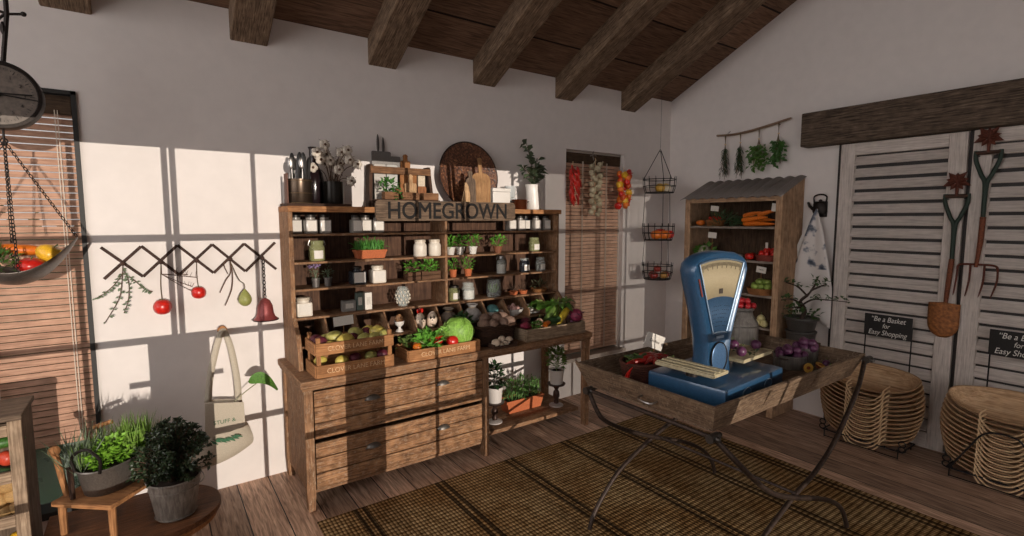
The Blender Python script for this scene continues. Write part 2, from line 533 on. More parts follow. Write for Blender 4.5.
# ------------------------------------------------------------------ camera and light
cam = bpy.data.cameras.new('camera'); co = bpy.data.objects.new('camera', cam); COL.objects.link(co)
cam.sensor_width = 36; cam.lens = 510 / 1024 * 36; cam.clip_start = .02
co.location = (0, 0, 1.75)
co.rotation_euler = (PI/2 - math.radians(5.384), 0, -math.radians(35.374))
SC.camera = co
sd = bpy.data.lights.new('sun', 'SUN'); sd.energy = SUN_E; sd.angle = math.radians(.06); sd.color = (1, .90, .79)
so = bpy.data.objects.new('sun', sd); COL.objects.link(so)
so.rotation_euler = Vector((SA, 1, -SE)).to_track_quat('-Z', 'Y').to_euler()
so.location = (0, -4, 3)
wd = bpy.data.worlds.new('sky'); SC.world = wd; wd.use_nodes = True
bg = wd.node_tree.nodes['Background']
wn_ = wd.node_tree
tcw = wn_.nodes.new('ShaderNodeTexCoord'); dt = wn_.nodes.new('ShaderNodeVectorMath'); dt.operation = 'DOT_PRODUCT'
dt.inputs[1].default_value = Vector((-.93, -.05, .36)).normalized()
wn_.links.new(tcw.outputs['Generated'], dt.inputs[0])
mrw = wn_.nodes.new('ShaderNodeMapRange'); mrw.inputs[1].default_value = -.1; mrw.inputs[2].default_value = 1
mrw.inputs[3].default_value = .10 * WORLD_E; mrw.inputs[4].default_value = 3.0 * WORLD_E
wn_.links.new(dt.outputs['Value'], mrw.inputs[0]); wn_.links.new(mrw.outputs[0], bg.inputs[1])
bg.inputs[0].default_value = (1.0, .955, .94, 1)     # hazy late sky, brightest on the side of the left opening
vs = SC.view_settings
vs.view_transform = 'Standard'; vs.look = 'None'; vs.gamma = 1; vs.exposure = EXPO; vs.use_curve_mapping = False
SC.cycles.use_denoising = True
SC.cycles.max_bounces = 8; SC.cycles.diffuse_bounces = 5; SC.cycles.transparent_max_bounces = 12
SC.cycles.sample_clamp_indirect = 4

# ------------------------------------------------------------------ rug
m = MB(); m.bx(.70, 3.66, -.9, 2.935, .0005, .012)
tag(m.build('rug', weave(), bev=.003), 'large flat woven tan rug with dark paired stripes on the plank floor', 'rug')

# ------------------------------------------------------------------ windows and blinds in the back wall
glass_dark = plain('dark_pane', '#20291f', .12, var=.5, scale=5)
dk = plain('window_black', '#1d1a17', .6)
m = MB()
x0, x1, z0, z1 = WL
m.bx(x1-.022, x1, B-.012, B+.1, z0, z1); m.bx(x0, x0+.03, B-.012, B+.1, z0, z1); m.bx(x0, x1, B-.012, B+.1, z1-.02, z1)
m.bx(x0, x1, B-.04, B+.1, z0, z0+.04)
w1 = struct(m, 'window_1', dk)
m = MB(); m.bx(x0+.03, x1-.022, B+.085, B+.095, z0+.04, z1-.02); tag(m.build('glass_pane', glass('window_glass', '#b8c8bc', .2), w1), kind='structure')
m = MB()
x0, x1, z0, z1 = WR
m.bx(x0, x0+.02, B+.05, B+.12, z0, z1); m.bx(x1-.02, x1, B+.05, B+.12, z0, z1)
m.bx(x0, x1, B+.05, B+.12, z1-.02, z1); m.bx(x0-.02, x1+.02, B-.06, B+.12, z0, z0+.035)
w2 = struct(m, 'window_2', plain('window_cream', '#b8aca0', .7))
m = MB(); m.bx(x0+.02, x1-.02, B+.1, B+.108, z0+.03, z1-.02); tag(m.build('glass_pane', glass('window_glass'), w2), kind='structure')
blind_m = wood('blind_wood', '#ad8770', '#cda58c', '#debba2', 'x', .7, grain=20, var=.25)
blind_d = wood('blind_brown', '#93705c', '#b28a73', '#c29d85', 'x', .7, grain=20, var=.25)
def blind(label, x0, x1, zt, zb, y, cords, val, blind_m=blind_m):
    t = thing('window_blind', label, 'blind', ((x0+x1)/2, y, zb))
    w = x1 - x0
    m = MB(); n = int((zt - .1 - zb) / .0365) + 1
    for i in range(n):
        m.box((0, 0, .03 + i*.0365), (w, .0034, .0318), (math.radians(-17), 0, 0))
    m.build('slats', blind_m, t, smooth=0)
    m = MB(); m.bx(-w/2, w/2, -.02, .02, zt-zb-.1, zt-zb); m.build('headrail', val, t, bev=.003)
    m = MB(); m.bx(-w/2, w/2, -.014, .014, -.012, .012); m.build('bottom_rail', blind_m, t, bev=.003)
    for c in cords:
        m = MB()
        for dx in (-.006, .006): m.tube([(c-(x0+x1)/2+dx, -.024, 0), (c-(x0+x1)/2+dx, -.024, zt-zb-.08)], .003, 4)
        m.build('ladder_cord', plain('cord', '#c9b9a8', .8), t)
    return t
val_m = wood('valance_wood', '#33251a', '#4b3a2b', '#5d4a38', 'x')
blind('closed brown wooden slat blind behind the hanging scale', -1.57, -.31, 2.42, .50, B+.045, (-1.2, -.70, -.375), val_m, blind_d)
blind('tall narrow closed brown slat blind hung with strings of peppers and garlic', 3.28, 4.03, 2.40, .43, B+.055, (3.5, 3.83), val_m)
m = MB(); m.bx(3.25, 4.08, B+.118, B+.128, .3, 2.43); struct(m, 'blind_shade_panel', plain('blind_gap_shade', '#3a3029', .8))  # added dark sheet outside, keeps the gaps between the slats dark
# outdoors seen through the gap under the blind
m = MB(); m.blob((-.95, 4.5, .75), (1.3, .35, 1.0), n=18, m=10, jit=.06, seed=3)
m.foliage(900, (-.95, 4.45, .8), (1.35, .45, 1.05), .12, .06, 5, inner=.8)
tag(m.build('garden_bush', leaf_d(), smooth=0), 'dark green bush outdoors behind the pane under the blind', 'bush')

# ------------------------------------------------------------------ shutters on the right wall
shut_m = wood('shutter_paint', '#a89d95', '#c7bcb3', '#d8cec6', 'x', .8, grain=22, var=.15)
shut_z = wood('shutter_paint', '#a89d95', '#c7bcb3', '#d8cec6', 'z', .8, grain=22, var=.15)
def shutter(ya, yb, z0, z1, label):
    """ya > yb; local x runs to the viewer's right along the wall (world -y)."""
    t = thing('window_shutter', label, 'shutter', (W-.035, ya, z0), -PI/2)
    w = ya - yb; h = z1 - z0; f = .105
    for a, b in ((0, f), (w-f, w)):
        m = MB(); m.bx(a, b, -.02, .02, 0, h); m.build('stile', shut_z, t, bev=.004)
    for a, b in ((0, .12), (h-.095, h)):
        m = MB(); m.bx(f, w-f, -.02, .02, a, b); m.build('rail', shut_m, t, bev=.004)
    n = 22; p = (h - .215) / n
    m = MB()
    for i in range(n):
        m.box((w/2, -.004, .12 + p*(i+.5)), (w-2*f, .010, p*.86), (math.radians(-36), 0, 0))
    m.build('louvres', shut_m, t, smooth=0)
    m = MB(); m.bx(f-.01, w-f+.01, .018, .022, .1, h-.08); m.build('louvre_shade_panel', plain('louvre_gap_shade', '#33302e', .7), t)  # dark sheet put in as shade between the louvres
    return t
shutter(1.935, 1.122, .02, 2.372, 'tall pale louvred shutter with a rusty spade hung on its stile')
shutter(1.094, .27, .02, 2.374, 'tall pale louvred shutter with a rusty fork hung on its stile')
m = MB(); m.bx(W-.03, W, 1.94, 1.962, 0, 2.378); m.bx(W-.03, W, 1.097, 1.119, 0, 2.378)
struct(m, 'trim_8', plain('post_dark', '#2c2522', .7), bev=.003)
# ------------------------------------------------------------------ the dresser
def off(t): return tuple(-v for v in t.location)
CT = .81                     # worktop height
D = thing('dresser', 'long worn oak dresser with drawers, open shelves and a row of cubbyholes', 'dresser', (1.83, 3.38, 0))
O = off(D)
def part(mb, name, mat, t=D, **k): return mb.build(name, mat, t, off(t), **k)
m = MB(); m.bx(.665, 3.0, 3.05, 3.69, CT-.042, CT); part(m, 'worktop', oak_x(), bev=.006)
m = MB(); m.bx(.675, 2.99, 3.062, 3.68, CT-.062, CT-.0425); part(m, 'moulding', oak_x(), bev=.004)
m = MB(); m.bx(.70, .725, 3.11, 3.66, .1, CT-.062)
for k in range(1, 4): pass
part(m, 'side_panel', oak_z())
m = MB(); m.bx(1.945, 1.965, 3.11, 3.66, .1, CT-.062); part(m, 'side_panel', oak_z())
m = MB(); m.bx(.725, 1.945, 3.64, 3.66, .1, CT-.062); part(m, 'back_board', dark_x())
m = MB(); m.bx(.725, 1.945, 3.10, 3.64, .1, .118); part(m, 'bottom_board', oak_x())
def leg(x, y, w=.05, z1=CT-.062, mat=None):
    mm = MB(); mm.tube([(x, y, 0), (x, y, .1), (x, y, z1)], [w*.48, w*.7, w*.7], 4); 
    return mm
for x, y, z1 in ((.712, 3.10, CT-.062), (.712, 3.64, CT-.062), (1.955, 3.11, CT-.062), (1.955, 3.64, CT-.062), (2.965, 3.10, CT-.062), (2.965, 3.64, CT-.062)):
    m = MB(); w = .026
    m.prism([(-w*.75, 0), (w*.75, 0), (w, .12), (w, z1), (-w, z1), (-w, .12)], 2*w, Matrix.Translation((x, y-w, 0)))
    part(m, 'leg', oak_z(), bev=.003)
drw = wood('drawer_oak', '#523726', '#8b6445', '#b58b64', 'x', wear='#ab937c', grain=20, var=.8)
for z0, z1 in ((.125, .415), (.435, .735)):
    d = MB()
    n = 3; hgt = (z1 - z0) / n
    for k in range(n):
        d.bx(.745, 1.925, 3.082, 3.10, z0+k*hgt+.003, z0+(k+1)*hgt-.003, bev=.004)
    d.bx(.75, 1.92, 3.098, 3.58, z0+.02, z1-.03)
    dr = part(d, 'drawer', drw)
    for hx in (1.10, 1.60):
        h = MB()
        prof = []
        # cup pull: half shell
        c = Vector((hx, 3.082, (z0+z1)/2+.04))
        rows = []
        for i in range(5):
            a = PI/2 * i / 4
            row = []
            for j in range(11):
                b = PI * j / 10
                row.append(h.bm.verts.new(c + Vector((-.048*math.cos(b), -.026*math.sin(a)*math.sin(b)-.002, .03*math.cos(a)*math.sin(b)-.006))))
            rows.append(row)
        for r0, r1 in zip(rows, rows[1:]):
            for j in range(10): h.bm.faces.new((r0[j], r0[j+1], r1[j+1], r1[j]))
        h.bx(hx-.052, hx+.052, 3.078, 3.083, c.z-.012, c.z-.004)
        o = h.build('handle', plain('pewter', '#6f6963', .45, .7), dr)
        tag(o, 'pewter cup handle')
m = MB()
for k in range(3): m.bx(1.97, 2.985, 3.20+k*.152, 3.35+k*.152, .09, .12, bev=.003)
part(m, 'low_shelf', oak_x())
# hutch
HY0, HY1 = 3.425, 3.69
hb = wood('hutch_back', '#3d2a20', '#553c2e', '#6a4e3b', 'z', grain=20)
m = MB()
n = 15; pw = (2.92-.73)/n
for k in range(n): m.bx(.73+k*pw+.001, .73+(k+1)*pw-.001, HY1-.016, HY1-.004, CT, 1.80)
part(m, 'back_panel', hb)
Mx = lambda x: Matrix(((0, 1, 0, x), (1, 0, 0, 0), (0, 0, 1, 0), (0, 0, 0, 1)))
for x in (.712, 2.91):
    m = MB()
    m.prism([(HY1, CT), (3.29, CT), (3.295, .92), (3.33, 1.03), (HY0, 1.13), (HY0, 1.81), (HY1, 1.81)], .028, Mx(x))
    part(m, 'side_panel', oak_z(), bev=.003)
m = MB(); m.bx(.71, 2.95, HY0-.02, HY1, 1.80, 1.838); part(m, 'top_board', pine_x(), bev=.005)
SH = (1.66, 1.48, 1.305, 1.12)
for z in SH:
    m = MB(); m.bx(.74, 2.91, HY0, HY1-.016, z-.014, z); part(m, 'shelf', oak_x(), bev=.002)
m = MB(); m.bx(1.815, 1.835, HY0+.002, HY1-.016, 1.12, 1.80); part(m, 'divider', oak_z(), bev=.002)
m = MB(); m.bx(.74, 2.91, 3.325, HY1-.016, .955-.014, .955); part(m, 'cubby_shelf', oak_x(), bev=.002)
for k in range(1, 11):
    x = .706 + k * .2035
    m = MB(); m.prism([(HY1-.016, CT+.002), (3.315, CT+.002), (3.33, 1.0), (HY0, 1.104), (HY1-.016, 1.104)], .012, Mx(x))
    part(m, 'cubby_divider', oak_z(), bev=.002)

# the sign
t = thing('wooden_sign', 'weathered wooden board lettered HOMEGROWN hung on the dresser top', 'sign', (1.85, 3.395, 1.815))
m = MB()
hw, hh = .585, .072
pl = []
for cx, cz, a0 in ((hw-.03, hh-.03, 0), (-hw+.03, hh-.03, PI/2), (-hw+.03, -hh+.03, PI), (hw-.03, -hh+.03, 3*PI/2)):
    pl += [(cx+.03*math.cos(a0+PI/2*i/4), cz+.03*math.sin(a0+PI/2*i/4)) for i in range(5)]
m.prism(pl, .024, Matrix.Translation((0, -.012, 0)))
m.build('board', wood('sign_wood', '#3e3128', '#6a5747', '#8a7561', 'x'), t, bev=.003)
text('HOMEGROWN', .165, plain('sign_paint', '#15110f', .85, var=.4), 'lettering', t, (0, -.0135, -.004), sx=.90, bold=.0022)

# ------------------------------------------------------------------ jars and pots
def make_jar(name, label, cat, loc, r, h, body, lid=None, neck=.75, square=False, card=None, fill=None, clip=False, group=None):
    t = thing(name, label, cat, loc, 0, group)
    m = MB(); n = 4 if square else 20
    hb_ = h * (.97 if not lid else .86)
    if square:
        m.bx(-r, r, -r, r, 0, hb_*.86, bev=r*.22)
        m.lathe([(r*neck, hb_*.84), (r*neck, hb_)], n=16)
    else:
        m.lathe([(0, 0), (r*.92, 0), (r, h*.04), (r, hb_*.72), (r*.93, hb_*.82), (r*neck, hb_*.9), (r*neck, hb_)], n=n)
    m.build('body', body, t)
    if fill:
        m = MB(); m.lathe([(0, h*.03), (r*.86, h*.03), (r*.88, hb_*.6), (r*.4, hb_*.66), (0, hb_*.66)], n=n)
        m.build('contents', fill, t)
    if lid:
        m = MB(); q = r*neck*1.08
        m.lathe([(0, hb_-.002), (q, hb_-.002), (q, h*.97), (q*.85, h), (0, h)], n=18); m.build('lid', lid, t)
    if clip:
        m = MB(); m.tube([(r*.8, -.0, hb_*.8), (r*1.1, 0, hb_*.92), (r*.9, 0, h)], .0022, 5); m.tube([(-r*.8, 0, hb_*.8), (-r*1.1, 0, hb_*.92), (-r*.9, 0, h)], .0022, 5)
        m.build('wire_clip', steel(), t)
    if card:
        m = MB()
        if square: m.bx(-r*.78, r*.78, -r-.0022, -r-.0004, h*.12, h*.68)
        else:
            a = [(-.6+1.2*i/6) for i in range(7)]
            lo = [m.bm.verts.new((r*1.02*math.sin(q), -r*1.02*math.cos(q), h*.12)) for q in a]
            hi = [m.bm.verts.new((r*1.02*math.sin(q), -r*1.02*math.cos(q), h*.52)) for q in a]
            for i in range(6): m.bm.faces.new((lo[i], lo[i+1], hi[i+1], hi[i]))
        m.build('paper_label', card, t)
    return t
gg = glass('green_glass', '#a9ab7a', .45); cg = glass('clear_glass', '#dfe6e0', .3); kg = glass('smoke_glass', '#30343a', .8, .08)
tin = plain('lid_dark', '#37332f', .45, .6)
frost = plain('jar_grey', '#8d867e', .25, var=.08)
rows1 = [(.80, 3.62, 'pale square storage jar at the far end of the top dresser shelf, half hidden'),
 (.865, 3.50, 'square storage jar with white label, first pair on the top dresser shelf, outer'),
 (.955, 3.50, 'square storage jar with white label, first pair on the top dresser shelf, inner'),
 (1.165, 3.50, 'grey square storage jar beginning the row of three beside the sign'),
 (1.24, 3.53, 'grey square storage jar in the middle of the three beside the sign'),
 (1.32, 3.50, 'square storage jar with white label partly under the end of the sign'),
 (2.47, 3.50, 'square storage jar under the last letter end of the sign'),
 (2.565, 3.50, 'square storage jar with wide white label below the copper pot'),
 (2.655, 3.55, 'dark square storage jar standing back below the white pitcher'),
 (2.735, 3.50, 'square storage jar with white label below the white pitcher'),
 (2.84, 3.50, 'last square storage jar at the window end of the top dresser shelf')]
for k, (x, y, lb) in enumerate(rows1):
    make_jar('storage_jar', lb, 'jar', (x, y, 1.6605), .037, .125, frost if k not in (8,) else kg, tin, .8, True, paper(), group='labelled jars on the top dresser shelf')
make_jar('glass_jar', 'greenish glass clip jar with white label beside the terracotta trough', 'jar', (.90, 3.50, 1.4805), .05, .135, gg, gg, .8, card=paper(), fill=plain('dried_peas', '#8f8848', .8), clip=True)
cream = plain('cream_jar', '#ddd3c4', .4, var=.06)
for x, z, lb in ((1.643, 1.4805, 'cream jar with lid, outer one of two below the sign'), (1.762, 1.4805, 'cream jar with lid, one of two below the sign beside the divider'),
                 (1.309, 1.3055, 'cream square jar beside the dark square bottle'), (.80, 1.1205, 'cream clip jar alone on the lowest dresser shelf end'),):
    make_jar('ceramic_jar', lb, 'jar', (x, 3.50, z), .049, .125, cream, plain('jar_lid', '#c9bca9', .4), .8, square=z < 1.4, clip=z < 1.2, card=paper() if z < 1.4 else None, group='cream jars on the dresser')
make_jar('square_bottle', 'dark glass square bottle with white label and stopper', 'bottle', (1.165, 3.50, 1.3055), .05, .125, kg, tin, .55, True, paper())
make_jar('glass_jar', 'greenish glass jar with white label near the window end of the dresser', 'jar', (2.72, 3.50, 1.4805), .048, .12, gg, gg, .8, card=paper(), fill=plain('dried_herb', '#6e6a3a', .8))
make_jar('glass_bottle', 'tall clear glass swing-top bottle alone on the third dresser shelf', 'bottle', (2.375, 3.50, 1.3055), .042, .15, cg, steel(), .62, clip=True, fill=plain('sugar', '#cfc8bc', .8))
make_jar('glass_jar', 'clear glass jar with white label, nearer the bottle of two', 'jar', (2.615, 3.50, 1.3055), .045, .12, kg, cg, .8, card=paper())
make_jar('glass_jar', 'clear glass jar with white label at the window end, third shelf', 'jar', (2.79, 3.50, 1.3055), .045, .12, cg, cg, .8, card=paper(), fill=plain('dark_tea', '#3f3328', .9))
make_jar('glass_jar', 'greenish glass jar with white label on the lowest shelf beside a pale jar', 'jar', (1.925, 3.50, 1.1205), .046, .12, gg, tin, .8, card=paper(), fill=plain('oats', '#a08f5c', .8))
make_jar('glass_jar', 'pale glass jar full of white grains on the lowest shelf', 'jar', (2.055, 3.50, 1.1205), .052, .135, cg, cg, .8, fill=plain('rice', '#d9d2c8', .8))
# small boxes and a cut glass vase on the lowest shelf
bxm = plain('box_grey', '#8a857f', .7)
for x, w, h, mt, lb in ((1.10, .09, .075, bxm, 'low grey packet box on the lowest shelf'), (1.175, .045, .125, plain('box_green', '#5d6a62', .7), 'tall dark grey green packet on the lowest shelf'), (1.235, .05, .12, paper(), 'tall white packet on the lowest shelf')):
    t = thing('packet_box', lb, 'box', (x, 3.51, 1.1205))
    m = MB(); m.bx(-w/2, w/2, -.025, .025, 0, h); m.build('carton', mt, t, bev=.002)
    m = MB(); m.bx(-w*.3, w*.3, -.0262, -.0253, h*.3, h*.75); m.build('paper_label', plain('print_grey', '#6f6a64' if mt != bxm else '#c9c2b8', .8), t)
t = thing('glass_vase', 'bulging patterned cut glass vase on the lowest shelf', 'vase', (1.497, 3.50, 1.1205))
m = MB(); m.lathe([(0, 0), (.032, 0), (.034, .01), (.052, .06), (.05, .1), (.036, .135), (.038, .14)], n=16); m.build('bowl', cg, t)
m = MB()
for k in range(4):
    z = .028+.026*k; r = (.043, .053, .052, .043)[k]
    for q in range(10):
        a = 2*PI*(q+.5*(k % 2))/10; m.blob((r*math.cos(a), r*math.sin(a), z), (.007, .007, .010), n=8, m=6)
m.build('cut_pattern', plain('cut_glass', '#c9bfae', .3), t)

def make_pot(name, label, loc, r, h, mat, leafm, fh, fr, n=45, L=.03, w=.018, group=None, taper=.72, seed=1, cat='plant', rim=True, kind='leaf'):
    t = thing(name, label, cat, loc, 0, group)
    m = MB()
    prof = [(0, 0), (r*taper, 0), (r*.97, h*.85)] + ([(r*1.06, h*.85), (r*1.06, h)] if rim else [(r, h)]) + [(r*.9, h), (r*.85, h*.86), (0, h*.86)]
    m.lathe(prof, n=18); m.build('pot', mat, t)
    m = MB(); m.lathe([(0, h*.9), (r*.86, h*.9)], n=14); m.build('soil', soil(), t)
    m = MB()
    if kind == 'leaf': m.foliage(n, (0, 0, h+fh*.5), (fr, fr, fh*.52), L, w, seed, inner=.15)
    else: m.blades(n, (-r*.8, r*.8), (-r*.8, r*.8), h*.9, fh, w, seed)
    for k in range(5): m.tube([(0, 0, h*.85), (fr*.5*math.cos(k*1.3), fr*.5*math.sin(k*1.3), h+fh*.6)], .0016, 4)
    m.build('foliage', leafm, t, smooth=0)
    return t
bright = plain('leaf_bright', '#5f9a33', .55, var=.4)
wpot = plain('white_pot', '#d8d2c9', .5)
G = 'little herb pots on the dresser shelves'
for x, lb in ((1.90, 'little white herb pot touching the dresser divider'), (1.985, 'little white herb pot in the middle of three'), (2.10, 'little white herb pot with the widest leaves')):
    make_pot('herb_pot', lb, (x, 3.50, 1.4805), .036, .06, wpot, bright, .085 if x < 2.05 else .09, .05 if x < 2.05 else .07, 60, .034, .022, G, seed=int(x*100))
make_pot('herb_pot', 'small brown herb pot on the second shelf left of the label jar', (2.34, 3.50, 1.4805), .038, .055, plain('brown_pot', '#7a4a30', .7), bright, .08, .065, 55, .034, .022, G, seed=77)
make_pot('herb_pot', 'small terracotta herb pot beside the divider on the third shelf', (1.92, 3.50, 1.3055), .034, .06, terra(), bright, .075, .045, 45, .032, .018, G, seed=78)
make_pot('herb_pot', 'small terracotta herb pot with tall leaves on the third shelf', (2.055, 3.50, 1.3055), .034, .06, terra(), bright, .095, .045, 55, .03, .018, G, seed=79)
for x, lb in ((.885, 'small dark vase of purple sprigs on the third shelf'), (.965, 'small dark vase of grey sprigs on the third shelf')):
    t = make_pot('sprig_vase', lb, (x, 3.50, 1.3055), .026, .06, plain('vase_dark', '#6a6460', .4, .4), leaf_g(), .09, .026, 40, .03, .006, seed=int(x*90), taper=.85)
    if x < .9:
        m = MB()
        for k in range(16): m.blob((rng.uniform(-.04, .04), rng.uniform(-.03, .03), .13+rng.uniform(0, .03)), .007, n=6, m=4)
        m.build('blossoms', plain('lilac', '#8f78a0', .7), t)
# rectangular terracotta trough of chives
def trough(label, loc, w, d, h, mat, leafm, fh, seed, n=150, bl=.008, rz=0, leafy=0, name='planter_trough'):
    t = thing(name, label, 'planter', loc, rz)
    m = MB()
    def rect(sx, sy, z): return [m.bm.verts.new((a*sx/2, b*sy/2, z)) for a, b in ((-1, -1), (1, -1), (1, 1), (-1, 1))]
    rs = [rect(w*.84, d*.8, 0), rect(w*.96, d*.97, h*.8), rect(w, d, h*.8), rect(w, d, h), rect(w*.93, d*.88, h), rect(w*.9, d*.84, h*.82)]
    for a, b in zip(rs, rs[1:]): m.skin(a, b)
    m.bm.faces.new(rs[0][::-1]); m.bm.faces.new(rs[-1])
    m.build('pot', mat, t, smooth=0, bev=.003)
    m = MB(); m.bx(-w*.44, w*.44, -d*.4, d*.4, h*.8, h*.86); m.build('soil', soil(), t)
    m = MB()
    if n: m.blades(n, (-w*.45, w*.45), (-d*.38, d*.38), h*.85, fh, bl, seed)
    if leafy: m.foliage(leafy, (0, 0, h+fh*.4), (w*.52, d*.55, fh*.6), .045, .018, seed, inner=.1)
    m.build('foliage', leafm, t, smooth=0)
    return t
trough('terracotta trough of upright chives on the second dresser shelf', (1.27, 3.53, 1.4805), .225, .09, .06, terra(), plain('chive', '#4e8a35', .5, var=.4), .085, 11, 170, .011, leafy=24)
trough('terracotta trough of leafy herbs on the low open shelf', (2.56, 3.46, .1205), .40, .13, .11, terra(), plain('leaf_mid', '#5b8040', .55, var=.45), .17, 12, 90, .012, leafy=210)
# little wooden crates of herbs
for x, w, lb, sd_ in ((1.575, .10, 'small wooden herb box, narrower of the two beside the divider', 21), (1.712, .155, 'small wooden herb box, wider of the two beside the divider', 22)):
    t = thing('herb_crate', lb, 'planter', (x, 3.50, 1.3055))
    m = MB()
    for k in range(2):
        z0 = .003+k*.032
        m.bx(-w/2, w/2, -.045, -.039, z0, z0+.028); m.bx(-w/2, w/2, .039, .045, z0, z0+.028)
        m.bx(-w/2, -w/2+.006, -.039, .039, z0, z0+.028); m.bx(w/2-.006, w/2, -.039, .039, z0, z0+.028)
    m.bx(-w/2+.006, w/2-.006, -.039, .039, 0, .006)
    m.build('crate', wood('crate_brown', '#3f2a1e', '#5f4330', '#7a5a42', 'x'), t)
    m = MB(); m.bx(-w/2+.007, w/2-.007, -.038, .038, .04, .05); m.build('soil', soil(), t)
    m = MB(); m.foliage(int(w*600), (0, 0, .09), (w*.5, .045, .05), .035, .02, sd_, inner=.1); m.build('foliage', bright, t, smooth=0)
# cloche, twig pots and basket at the window end of the lowest shelf
t = thing('glass_cloche', 'clear glass jar with green shoots growing inside, lowest shelf', 'cloche', (2.30, 3.50, 1.1205))
m = MB(); m.lathe([(0, 0), (.058, 0), (.06, .008), (.06, .1), (.05, .128), (.055, .14)], n=20); m.build('bowl', cg, t)
m = MB(); m.blades(26, (-.03, .03), (-.03, .03), .02, .1, .014, 4, .35); m.build('shoots', leaf_l(), t, smooth=0)
m = MB(); m.lathe([(0, .004), (.05, .004), (.05, .028), (0, .032)], n=16); m.build('soil', soil(), t)
for x, lb in ((2.485, 'low terracotta dish of bare twigs beside the glass jar of shoots'), (2.585, 'low terracotta dish of bare twigs beside the small basket')):
    t = thing('twig_pot', lb, 'planter', (x, 3.48, 1.1205))
    m = MB(); m.lathe([(0, 0), (.03, 0), (.043, .03), (.04, .032), (.03, .024), (0, .024)], n=16); m.build('dish', terra(), t)
    m = MB(); m.blades(22, (-.02, .02), (-.02, .02), .02, .1, .005, int(x*50), .5); m.build('twigs', twig_m(), t, smooth=0)
t = thing('herb_basket', 'small shallow woven basket of dark sprigs at the shelf end', 'basket', (2.775, 3.50, 1.1205))
m = MB(); m.lathe([(0, 0), (.06, 0), (.075, .03), (.07, .032), (.055, .012), (0, .012)], n=20); m.build('basket', wood('wicker', '#6d4527', '#93623a', '#b27f4e', 'x', grain=60), t)
m = MB(); m.foliage(60, (0, 0, .06), (.06, .06, .05), .04, .014, 8, inner=.1); m.build('sprigs', plain('sprig', '#4c4a2e', .7, var=.4), t, smooth=0)
# ------------------------------------------------------------------ crates of produce on the worktop
stencil = plain('stencil', '#d2ae86', .9, var=.35)
def crate(name, label, x0, x1, y0, y1, z, ph, posts, mx, my, words_, floor_z=.008, slats=1):
    t = thing(name, label, 'crate', ((x0+x1)/2, (y0+y1)/2, z))
    w, d = (x1-x0)/2, (y1-y0)/2
    for a in (-1, 1):
        m = MB(); m.bx(-w, w, a*d-.006, a*d+.006, 0, ph); fp = m.build('panel', mx, t, bev=.002)
        m = MB(); m.bx(a*w-.006, a*w+.006, -d+.007, d-.007, 0, ph); m.build('end_panel', my, t, bev=.002)
    if posts:
        for a in (-1, 1):
            for b in (-1, 1):
                m = MB(); m.bx(a*(w-.02)-.012, a*(w-.02)+.012, b*(d-.018)-.011, b*(d-.018)+.011, .0, posts); m.build('corner_post', pine_z(), t, bev=.002)
    m = MB()
    for k in range(4): m.bx(-w+.008, w-.008, -d+.01+k*(2*d-.02)/4+.003, -d+.01+(k+1)*(2*d-.02)/4-.003, .002, floor_z)
    m.build('base_slats', mx, t)
    if words_: text(words_, ph*.55, stencil, 'lettering', t, (0, -d-.0066, ph*.5), ext=.0006, sx=.95)
    return t
crate('produce_crate', 'lower of two stacked pine crates lettered in white, little fruit showing', .762, 1.245, 3.075, 3.305, CT+.0005, .075, .135, pine_x(), pine_y(), 'CLOVER LANE FARM')
crate('produce_crate', 'upper of two stacked pine crates heaped with mangoes', .762, 1.245, 3.075, 3.305, CT+.1365, .072, .105, pine_x(), pine_y(), 'CLOVER LANE FARM')
crate('produce_crate', 'single low pine crate holding lettuce, peppers and a cabbage', 1.355, 1.905, 3.085, 3.31, CT+.0005, .078, 0, pine_x(), pine_y(), 'CLOVER LANE FARM')
crate('produce_crate', 'pale grey wooden crate of chard and squash at the dresser end', 2.325, 2.94, 3.085, 3.31, CT+.0005, .095, 0, wood('crate_grey', '#6b5947', '#957f68', '#b29c82', 'x'), wood('crate_grey', '#6b5947', '#957f68', '#b29c82', 'y'), None)
def fruit(name, label, cat, loc, r, mat, rot=(0, 0, 0), group=None, stem=None, **kw):
    m = MB(); m.blob((0, 0, 0), r, **kw)
    o = m.build(name, mat, None, loc, rot, smooth=80)
    tag(o, label, cat, group)
    if stem:
        m = MB()
        rz = r[2] if hasattr(r, '__len__') else r
        dm = kw.get('dimple', 0)
        m.tube([(0, 0, rz*(1-dm)-.003), (.002, 0, rz*(1-dm)+stem*.5), (.006, 0, rz*(1-dm)+stem)], [.003, .0022, .003], 6)
        m.build('stem', stem_m(), o)
    return o
mango = plain('mango_skin', '#a9a35a', .4, var=.3, scale=9)
mango2 = plain('mango_yellow', '#cdb95a', .4, var=.2, scale=9)
beet = plain('beet_skin', '#5f2230', .5, var=.35, scale=14)
z0 = CT + .19
